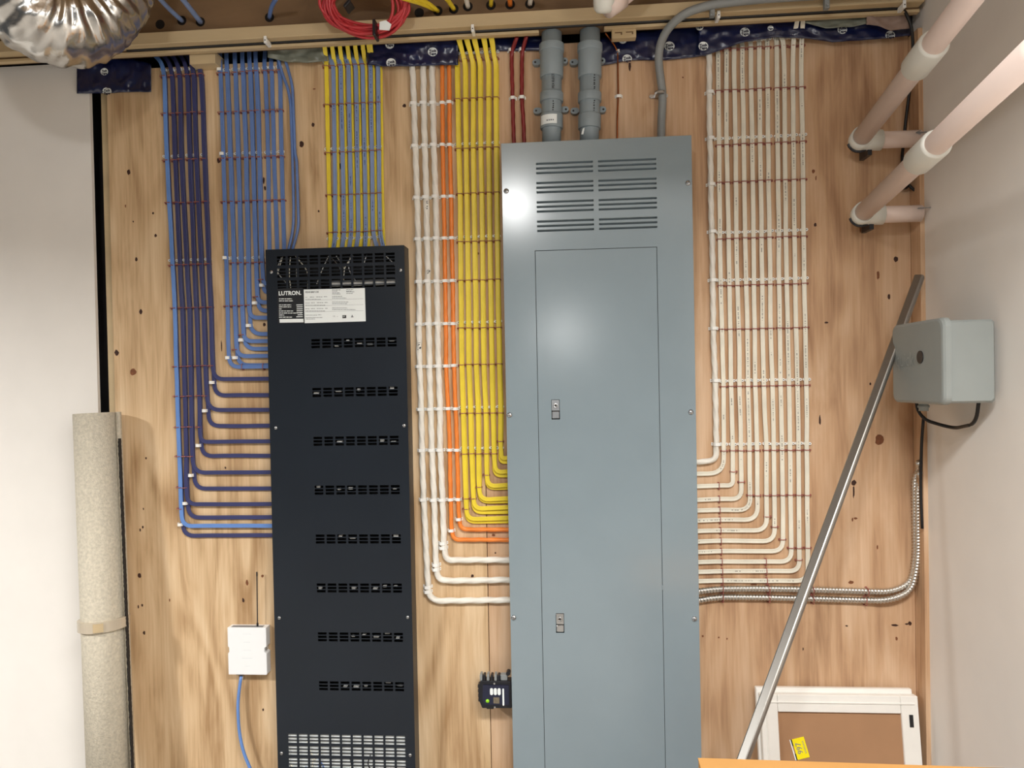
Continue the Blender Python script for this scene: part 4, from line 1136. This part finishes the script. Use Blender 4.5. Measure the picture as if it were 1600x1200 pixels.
# two white drain pipe runs at the right
def pipe_run(u, v, label, uh, vh):
    d = .062; E0 = W(u, v, d); root = empty('drain_pipe', E0); tag(root, label, 'pipe', 'white pipes at the right')
    far = W(1437, 97, .50)-W(1341, 221, d); dr = far.normalized(); Lg = far.length
    hz = Vector((1, -.02, -.012)).normalized()
    R = .0235; RF = .0280
    q = MB(); q.cyl(dr*.03, dr*(Lg+.45), R, n=28); q.build('pipe', M['pvc'], root, True)
    q = MB(); q.cyl(hz*.02, hz*(XR-E0.x-.002), R*.94, n=28); q.build('pipe', M['pvc'], root, True)
    q = MB()
    q.lathe(-dr*.016, dr, [(0, .008), (.004, .020), (.012, .0265), (.022, RF), (.050, RF), (.050, R), (.047, R*.98)], 28)
    q.lathe(hz*-.004, hz, [(0, .020), (.01, .0262), (.060, RF*.97), (.060, R*.93), (.058, R*.9)], 28)
    q.build('elbow', M['pvc_fit'], root, True)
    q = MB(); q.lathe(dr*(Lg-.03), dr, [(0, R), (0, RF), (.004, RF+.002), (.10, RF+.002), (.105, RF), (.105, R)], 28); q.build('coupling', M['pvc_fit'], root, True)
    q = MB()
    for i in range(7):
        a0, a1 = math.radians(195+i*20), math.radians(195+(i+1)*20)
        p0 = Vector((math.cos(a0)*.030, -.002, math.sin(a0)*.030)); p1 = Vector((math.cos(a1)*.030, -.002, math.sin(a1)*.030))
        q.cyl(p0, p1, .0036, n=6)
    q.box(.020, .031, -.006, .05, -.040, -.018)
    q.build('hanger_strap', M['black_plastic'], root)
    q = MB(); y = -R-.0008
    x0, x1 = .135, .185
    sgn = 1 if vh else -1
    q.box(x0, x1, y-.004, y+.001, .0072, .0084)
    tipx = x1 if sgn > 0 else x0
    q.prism([(tipx, .0084), (tipx-sgn*.012, .0135), (tipx-sgn*.0115, .0120), (tipx-sgn*.002, .0072)], y-.004, y+.001)
    q.prism([(tipx, .0078), (tipx-sgn*.012, .0020), (tipx-sgn*.0125, .0034), (tipx-sgn*.002, .0086)], y-.004, y+.001)
    q.build('flow_arrow', M['ink_grey'], root)
    return root
pipe_run(1342, 220, 'white plastic drain pipe run, upper of the two at right', 0, 0)
pipe_run(1345, 336, 'white plastic drain pipe run, lower of the two at right', 0, 1)
# small pencil circle-like hook mark right of pipes is plywood detail (knot above)

# ================================================================ right side: box, cables, pole, frame, carton
gbx = xof(1393, 560, .150); zt = zof(1394, 509, .150); zb_ = zof(1396, 628, .150)
gb = empty('junction_box', (XR-.002, -.19, zb_)); tag(gb, 'grey plastic box on the right side wall with faint raised lettering', 'box')
q = MB(); q.box(gbx+.012, XR-.001, -.40, -.158, zb_+.006, zt-.004, .006); under(q.build('body', M['grey_box']), gb)
# cover: rounded slab facing into the room
n = 6; ring_ = []
ya, yb_, r = -.41, -.150, .020
for (cy_, cz_, a0) in ((yb_-r, zt-r, 0), (yb_-r, zb_+r, -90), (ya+r, zb_+r, 180), (ya+r, zt-r, 90)):
    for i in range(n+1):
        a = math.radians(a0+90-90*i/n) if False else math.radians(a0+90*(1-i/n))
        ring_.append((cy_+r*math.cos(a), cz_+r*math.sin(a)))
m_ = len(ring_); cy0, cz0 = (ya+yb_)/2, (zt+zb_)/2
vs = []
for (x, sc) in ((gbx+.018, 1.0), (gbx+.006, 1.0), (gbx+.0015, .97), (gbx, .93)):
    vs += [(x, cy0+(y-cy0)*sc, cz0+(z-cz0)*sc+.03*(-(y-yb_))*0.35) for y, z in ring_]
fs = [tuple(range(m_))]+[(k*m_+i, (k+1)*m_+i, (k+1)*m_+(i+1) % m_, k*m_+(i+1) % m_) for k in range(3) for i in range(m_)]+[tuple(3*m_+i for i in reversed(range(m_)))]
cv = mobj('cover', vs, fs, M['grey_box'], None, False); under(cv, gb)
text_mesh('quick', .050, M['emboss'], Vector((gbx-.0006, -.225, (zt+zb_)/2+.008))-gb.location, (0, -1, 0), (0, 0, 1), gb, 'lettering', 'CENTER', 0, .0006, .9)
q = MB(); q.cyl((gbx-.002, -.305, (zt+zb_)/2+.014), (gbx+.002, -.305, (zt+zb_)/2+.014), .015, n=16); under(q.build('lock_button', M['black_plastic']), gb)
q = MB(); q.cyl((gbx+.045, -.22, zb_+.012), (gbx+.045, -.22, zb_-.020), .011, n=14); q.cyl((gbx+.045, -.22, zb_-.006), (gbx+.045, -.22, zb_-.012), .0135, n=6); under(q.build('cable_gland', M['grey_box'], None, True), gb)
pts = [Vector((gbx+.046, -.18, zb_+.008)), Vector((gbx+.048, -.18, zb_-.02)), Vector((gbx+.062, -.19, zb_-.045)), Vector((XR-.022, -.21, zb_-.058)), Vector((XR-.008, -.24, zb_-.062)), Vector((XR-.008, -.33, zb_-.045)), Vector((XR-.008, -.345, zb_+.02))]
cable(pts, lambda k_, L: circ(.0042, 8), M['black_cable'], 'black cable looping out under the grey box at right', .03, 0)
pts = [W(1446, 650, .07), W(1442, 690, .06), W(1442, 740, .055), W(1441, 780, .054), W(1443, 826, .06)]
for i, p in enumerate(pts): p.x = XR-.006; p.y = (-.075, -.062, -.055, -.054, -.060)[i]
cable(pts, lambda k_, L: circ(.0040, 8), M['black_cable'], 'short black cable on side wall beside armoured cables', .03, 0)

# leaning metal pole
Pt = W(1438, 432, .094); Pm = W(1176, 1150, .46)
ax = (Pm-Pt).normalized(); Pb = Pt+ax*((0.012-Pt.z)/ax.z)
pole = empty('metal_pole', Pb); tag(pole, 'square aluminium pole leaning diagonally against plywood at right', 'pole')
up_ = ax.cross(Vector((0, -1, 0))).normalized(); fr = up_.cross(ax).normalized()
if fr.y > 0: fr = -fr
prof_ = [(-.016, -.006), (-.0155, -.002), (-.003, .0115), (-.0005, .0128), (.0035, .0128), (.006, .0105), (.0135, .002), (.014, -.006), (.008, -.011), (-.012, -.011)]
prof_ = [(x*.84, y*.84) for x, y in prof_]
vs = []
for P in (Pb, Pt): vs += [P+up_*x*(-1)+fr*y-Pb for x, y in prof_]
n = len(prof_); fs = [(i, (i+1) % n, n+(i+1) % n, n+i) for i in range(n)]+[tuple(reversed(range(n))), tuple(range(n, 2*n))]
mobj('tube', vs, fs, M['alu'], pole)
q = MB(); vs = [Pb+up_*x*(-1.12)+fr*y*1.12-Pb-ax*(-.0) for x, y in prof_]+[Pb+up_*x*(-1.12)+fr*y*1.12-Pb-ax*.02 for x, y in prof_]
q.add(vs, fs); q.build('end_cap', M['black_plastic'], pole)

# white framed panel leaning on the plywood, bottom right
fx0 = xof(1188, 1079, .055); fx1 = xof(1434, 1085, .055); fzt = zof(1310, 1081, .055)
ang = math.radians(8.0); H = fzt/math.cos(ang)
dbot = .030+math.tan(ang)*fzt
fo = empty('framed_panel', ((fx0+fx1)/2, -dbot-.005, 0)); tag(fo, 'white framed brown panel leaning on plywood at bottom right', 'framed panel')
fo.rotation_euler = (-ang, 0, 0)
Wd = fx1-fx0; tw = .045
def bar(name, x0, x1, z0, z1, y0=-.018, y1=.004, m=M['white_wood'], bev=.002):
    q = MB(); q.box(x0, x1, y0, y1, z0, z1, bev); return q.build(name, m, fo)
bar('stile', -Wd/2, -Wd/2+tw, 0, H-.012); bar('stile', Wd/2-tw, Wd/2, 0, H-.012)
bar('rail', -Wd/2+tw+.0005, Wd/2-tw-.0005, H-.058, H-.012); bar('rail', -Wd/2+tw+.0005, Wd/2-tw-.0005, 0, .05)
bar('backing_frame', -Wd/2-.006, Wd/2-.004, .0, H, .005, .020)
bar('moulding', -Wd/2+.010, Wd/2-.010, H-.034, H-.030, -.0205, -.017, bev=.0008)
bar('moulding', -Wd/2+.012, -Wd/2+.015, .0, H-.034, -.0205, -.017, bev=.0008)
bar('panel', -Wd/2+tw-.004, Wd/2-tw+.004, .045, H-.054, -.010, -.004, M['kraft'], .0005)
bar('name_plate', Wd/2-.026, Wd/2-.016, H-.092, H-.060, -.0195, -.0175, M['ink'], .0004)
# sticker
sc_ = W(1251, 1169, .085); s = 2.0/F
st_ = empty('price_sticker', sc_)
st_.parent = None
tag(st_, 'yellow price sticker on the brown panel inside white frame', 'sticker')
tl = math.radians(14)
def rot2(x, z): return (x*math.cos(tl)-z*math.sin(tl)*-1*1, z*math.cos(tl)-x*math.sin(tl)*-1*1)
def rp(pts): return [(x*math.cos(tl)-z*math.sin(tl), x*math.sin(tl)+z*math.cos(tl)) for x, z in pts]
hw, hh = 9.5*s, 15.5*s
def locp(y): return y
fo_m = None
q = MB(); q.prism(rp([(-hw, -hh), (hw, -hh), (hw, hh), (-hw, hh)]), -.0008, 0); q.build('face', M['yellow_tag'], st_)
q = MB(); q.prism(rp([(-hw-3.6*s, -hh), (-hw-2.0*s, -hh), (-hw-2.0*s, hh), (-hw-3.6*s, hh)]), -.0008, 0); q.build('edge_strip', M['paper'], st_)
q = MB(); q.prism(rp([(-hw-2*s, hh*.35), (-hw, hh*.35), (-hw, hh), (-hw-2*s, hh)]), -.0008, 0); q.prism(rp([(-hw-2*s, -hh), (-hw, -hh), (-hw, -hh*.4), (-hw-2*s, -hh*.4)]), -.0008, 0); q.build('edge_mark', M['ink'], st_)
c_, s_ = math.cos(tl), math.sin(tl)
text_mesh('997', .020, M['ink_grey'], Vector((-2.0*s, -.0010, 0)), (-s_*1, 0, c_), (-c_, 0, -s_), st_, 'lettering', 'CENTER', .0002)
q = MB()
for k in range(9):
    z = -hh*.55+k*hh*.14; q.prism(rp([(4.5*s, z), (7*s, z), (7*s, z+hh*.06), (4.5*s, z+hh*.06)]), -.0010, -.0008)
q.build('fine_print', M['ink_grey'], st_)
st_.rotation_euler = (-ang, 0, 0)
# snap the sticker onto the panel plane
nrm = Matrix.Rotation(-ang, 3, 'X') @ Vector((0, -1, 0))
pp = Vector(fo.location)+Matrix.Rotation(-ang, 3, 'X') @ Vector((0, -.0102, 0))
ray = (sc_-CAM).normalized(); tt = (pp-CAM).dot(nrm)/ray.dot(nrm); st_.location = CAM+ray*tt

# cardboard carton at the bottom edge
cz = zof(1086, 1187, .66); cx0 = xof(1087, 1187, .66)
ct = empty('carton', (cx0+.28, -.9, 0)); tag(ct, 'tan cardboard carton standing at the bottom right edge', 'carton'); ct.rotation_euler = (0, 0, math.radians(-1.5))
q = MB(); q.box(-.28, .28, -.20, .24, 0, cz-.002); q.build('body', M['carton'], ct)
for y0, y1 in ((-.20, .019), (.021, .24)):
    q = MB(); q.box(-.281, .281, y0, y1, cz-.0015, cz); q.build('flap', M['carton'], ct)

# ================================================================ left side: repeater, cable, carpet; surge unit
rp0 = W(357, 1054, .030); rp1 = W(415.5, 981, .030)
rb = empty('wireless_box', ((rp0.x+rp1.x)/2, 0, rp0.z)); tag(rb, 'white plastic control box with black aerial left of black panel', 'control box')
w2 = (rp1.x-rp0.x)/2; hh_ = rp1.z-rp0.z
notch = .006
V, Fc = None, None
q = MB(); pts = [(-w2, 0), (w2-.002, 0), (w2, .002), (w2, hh_*.45), (w2-notch, hh_*.48), (w2-notch, hh_*.57), (w2, hh_*.60), (w2, hh_), (-w2, hh_), (-w2, hh_*.60), (-w2+notch*.6, hh_*.57), (-w2+notch*.6, hh_*.48), (-w2, hh_*.45)]
q.prism(pts, -.030, -.001); bod = q.build('body', M['white_plastic'], rb)
bv = bod.modifiers.new('edge', 'BEVEL'); bv.width = .0012; bv.segments = 2; bv.limit_method = 'ANGLE'
q = MB(); q.box(-w2+.010, w2-.012, -.026, -.012, hh_-.0005, hh_+.0006); q.build('top_recess', M['ink_grey'], rb)
for x in (w2-.004, -w2+.003):
    q = MB(); q.cyl((0, -.020, 0), (0, -.024, 0), .0034, n=10); q.mi = 1; q.box(-.0024, .0024, -.0246, -.0238, -.0005, .0005)
    o = q.build('screw', None, rb, mats=[M['steel'], M['ink']]); o.location = (x, 0, hh_*.525)
q = MB()
for k, (a, b_) in enumerate(((-.012, .014), (-.010, .010), (-.012, .012), (-.016, .016), (-.008, .008))):
    z = hh_*(.86-.17*k); q.box(a, b_, -.0302, -.0299, z, z+.0008)
q.build('fine_print', mat('pale_grey_ink', srgb(214, 222, 226), .5, var=.02), rb)
ax0 = xof(402.5, 983, .018)-rb.location.x
q = MB(); q.cyl((ax0, -.018, hh_-.001), (ax0, -.018, hh_+.010), .0030, n=10); q.cyl((ax0, -.018, hh_+.009), (ax0+.002, -.018, hh_+.150), .0017, n=8); q.cyl((ax0+.002, -.018, hh_+.148), (ax0+.002, -.018, hh_+.160), .0023, n=8); q.build('aerial', M['black_plastic'], rb)
cx_ = xof(377, 1057, .015)-rb.location.x
q = MB(); q.box(cx_-.012, cx_+.010, -.022, -.006, -.004, .0005); q.build('cable_port', M['black_plastic'], rb)
pts = [W(377, 1056, .014), W(374, 1075, .016), W(371.5, 1100, .02), (W(373, 1140, .025)), W(380, 1175, .03), W(392, 1203, .03), W(410, 1250, .03)]
cable(pts, lambda k_, L: circ(.0046, 10), M['blue_lite'], 'light blue cable hanging from the white control box', .05, 0)
for i, (dx, m) in enumerate(((-1.4, M['red']), (1.4, M['white_thick']))):
    pts = [W(377+dx*2, 1056, .013), W(376+dx, 1066, .014), W(374.2, 1076, .018)]
    cable(pts, lambda k_, L: circ(.0013, 6), m, '%s thin wire between control box and light blue cable' % ('reddish', 'white')[i], .01, 0, step=.006, name='wire')

# carpet roll
R = .066
def roll_axis(v, ue, d): p = W(ue, v, d); return Vector((p.x-R, p.y, p.z))
T = roll_axis(645, 184, .072); Bm = roll_axis(1195, 206, .115)
ax = (T-Bm).normalized(); base = Bm+ax*((0.004-Bm.z)/ax.z)
cr = empty('carpet_roll', base); tag(cr, 'rolled beige carpet standing against wall at left edge', 'carpet')
Lr = (T-base).length
e1 = Vector((1, 0, 0)); e1 = (e1-ax*e1.dot(ax)).normalized(); e2 = ax.cross(e1)      # e1 right, e2 towards wall or room
if e2.y > 0: e2 = -e2
turns = 2.6; nsp = 110; th = .0105
outer, inner = [], []
for i in range(nsp+1):
    t = i/nsp; an = math.radians(-6)-turns*2*math.pi*(1-t); rr = R-.0125*turns*(1-t)
    o_, i_ = rr, rr-th
    outer.append((o_*math.cos(an), o_*math.sin(an))); inner.append((i_*math.cos(an), i_*math.sin(an)))
vs = []
for h in (0, Lr):
    for lst in (outer, inner): vs += [ax*h+e1*x+e2*y for x, y in lst]
k_ = nsp+1; fs = []
for i in range(nsp):
    fs += [(i, i+1, 2*k_+i+1, 2*k_+i), (k_+i+1, k_+i, 3*k_+i, 3*k_+i+1), (i, k_+i, k_+i+1, i+1), (2*k_+i, 2*k_+i+1, 3*k_+i+1, 3*k_+i)]
fs += [(0, 2*k_, 3*k_, k_), (k_-1, 2*k_-1, 4*k_-1, 3*k_-1)]
ro = mobj('carpet', vs, fs, M['carpet'], cr, True)
q = MB(); an = math.radians(46); nz = 220
vs = []
for i in range(nz+1):
    h = Lr*i/nz*.94
    for aa, rr in ((-8+random.uniform(-1, 1), R-.002), (-8+random.uniform(-1, 1), R+.0018), (1+random.uniform(-1.5, 1.5), R+.0018), (1+random.uniform(-1.5, 1.5), R-.002)):
        a_ = math.radians(aa); vs.append(ax*h+e1*rr*math.cos(a_)+e2*rr*math.sin(a_))
fs = [(4*i+j, 4*i+(j+1) % 4, 4*i+4+(j+1) % 4, 4*i+4+j) for i in range(nz) for j in range(4)]+[(3, 2, 1, 0), tuple(4*nz+j for j in range(4))]
q.add(vs, fs); q.build('backing_edge', M['carpet_back'], cr)
hz = (W(170, 972, .1)-base).dot(ax)
q = MB(); q.lathe(ax*(hz-.014), ax, [(0, R-.001), (0, R+.0008), (.028, R+.0008), (.028, R-.001)], 48); q.build('tape_band', M['tape_clear'], cr)
q = MB(); vs = []
for h in (hz-.012, hz+.012):
    for i in range(5):
        a_ = math.radians(58+22*i/4); vs.append(ax*h+e1*(R+.0024)*math.cos(a_)+e2*(R+.0024)*math.sin(a_))
q.add(vs, [(i, i+1, 5+i+1, 5+i) for i in range(4)]); o = q.build('tape_tab', M['lumber'], cr); o['label'] = 'pale paper tab on the tape'
sd = o.modifiers.new('t', 'SOLIDIFY'); sd.thickness = .0004

# surge unit on the left side of the grey panel
sg = W(772, 1078, .055); su = empty('surge_protector', sg); tag(su, 'small black surge device with green light beside grey panel', 'surge device')
s = 2.045/F
def P2(pts): return [((u-772)*s, -(v-1078)*s) for u, v in pts]
q = MB(); q.prism(list(reversed(P2([(750,1064),(752,1062),(800,1062),(800,1105),(753,1105.5),(751,1100),(748.5,1094),(747,1088),(748,1074)]))), -.008, .022); su_b = q.build('body', M['black_plastic'], su)
bv = su_b.modifiers.new('e', 'BEVEL'); bv.width = .002; bv.segments = 2; bv.limit_method = 'ANGLE'
q = MB(); q.prism(list(reversed(P2([(755,1068),(796,1068),(796,1099),(758,1099),(754,1092)]))), -.0105, -.007); q.build('face_plate', mat('dark_navy_plastic', srgb(30, 34, 58), .35, var=.05), su)
for u in (768.6, 774.6, 780.7):
    q = MB(); capsule(q, .0196, .0086, -.0118, -.0104); o = q.build('white_mark', M['paper'], su); o.location = ((u-772)*s, 0, -(1078-1078)*s); o.rotation_euler = (0, math.pi/2, 0)
q = MB(); capsule(q, .0480, .0048, -.0118, -.0104); o = q.build('white_mark', M['paper'], su); o.location = ((787-772)*s, 0, -(1086.5-1078)*s); o.rotation_euler = (0, math.pi/2, 0)
q = MB(); q.cyl((0, -.0100, 0), (0, -.0122, 0), .0050, n=14); o = q.build('status_light', M['green'], su, True); o.location = ((762-772)*s, 0, -(1093-1078)*s)
q = MB(); q.box(-.0085, .0085, -.0116, -.0104, -.0085, .0085, .0006); q.box(-.003, .005, -.0126, -.0112, -.004, .006, .0006); o = q.build('window', mat('tan_window', srgb(120, 110, 92), .4, var=.2, scale=200), su); o.location = ((776-772)*s, 0, -(1092-1078)*s)
for v in (1065.8, 1103.2):
    q = MB(); q.cyl((0, -.0082, 0), (0, -.0098, 0), .0026, n=10); o = q.build('screw', M['steel'], su); o.location = (0+.002, 0, -(v-1078)*s)
for k, u in enumerate((752, 757, 763, 769, 775, 780)):
    q = MB(); q.box(-.0036, .0036, -.006, .016, -.010, .008, .0015); o = q.build('terminal', M['black_plastic'] if k % 2 else M['flex'], su); o.location = ((u-772)*s, 0, (1078-1057-k % 2)*s)
q = MB(); q.box(-.010, .010, -.002, .016, -.010, .006, .0015); o = q.build('terminal', M['flex'], su); o.location = ((788-772)*s, 0, (1078-1057)*s)
q = MB(); q.cyl((0, -.004, 0), (0, .015, 0), .006, n=12); o = q.build('terminal', M['black_plastic'], su); o.location = ((795-772)*s, 0, (1078-1051)*s)
for k in range(4):
    q = MB(); q.box(-.004, .004, -.004, .018, -.005, .005, .0015); o = q.build('grip', M['black_plastic'], su); o.location = ((748.5-772)*s+.0003*k, 0, -(1072+7.2*k-1078)*s)
q = MB(); q.box(-.010, .010, -.002, .018, -.005, .004, .0015); o = q.build('grip', M['black_plastic'], su); o.location = ((765-772)*s, 0, -(1105.5-1078)*s)
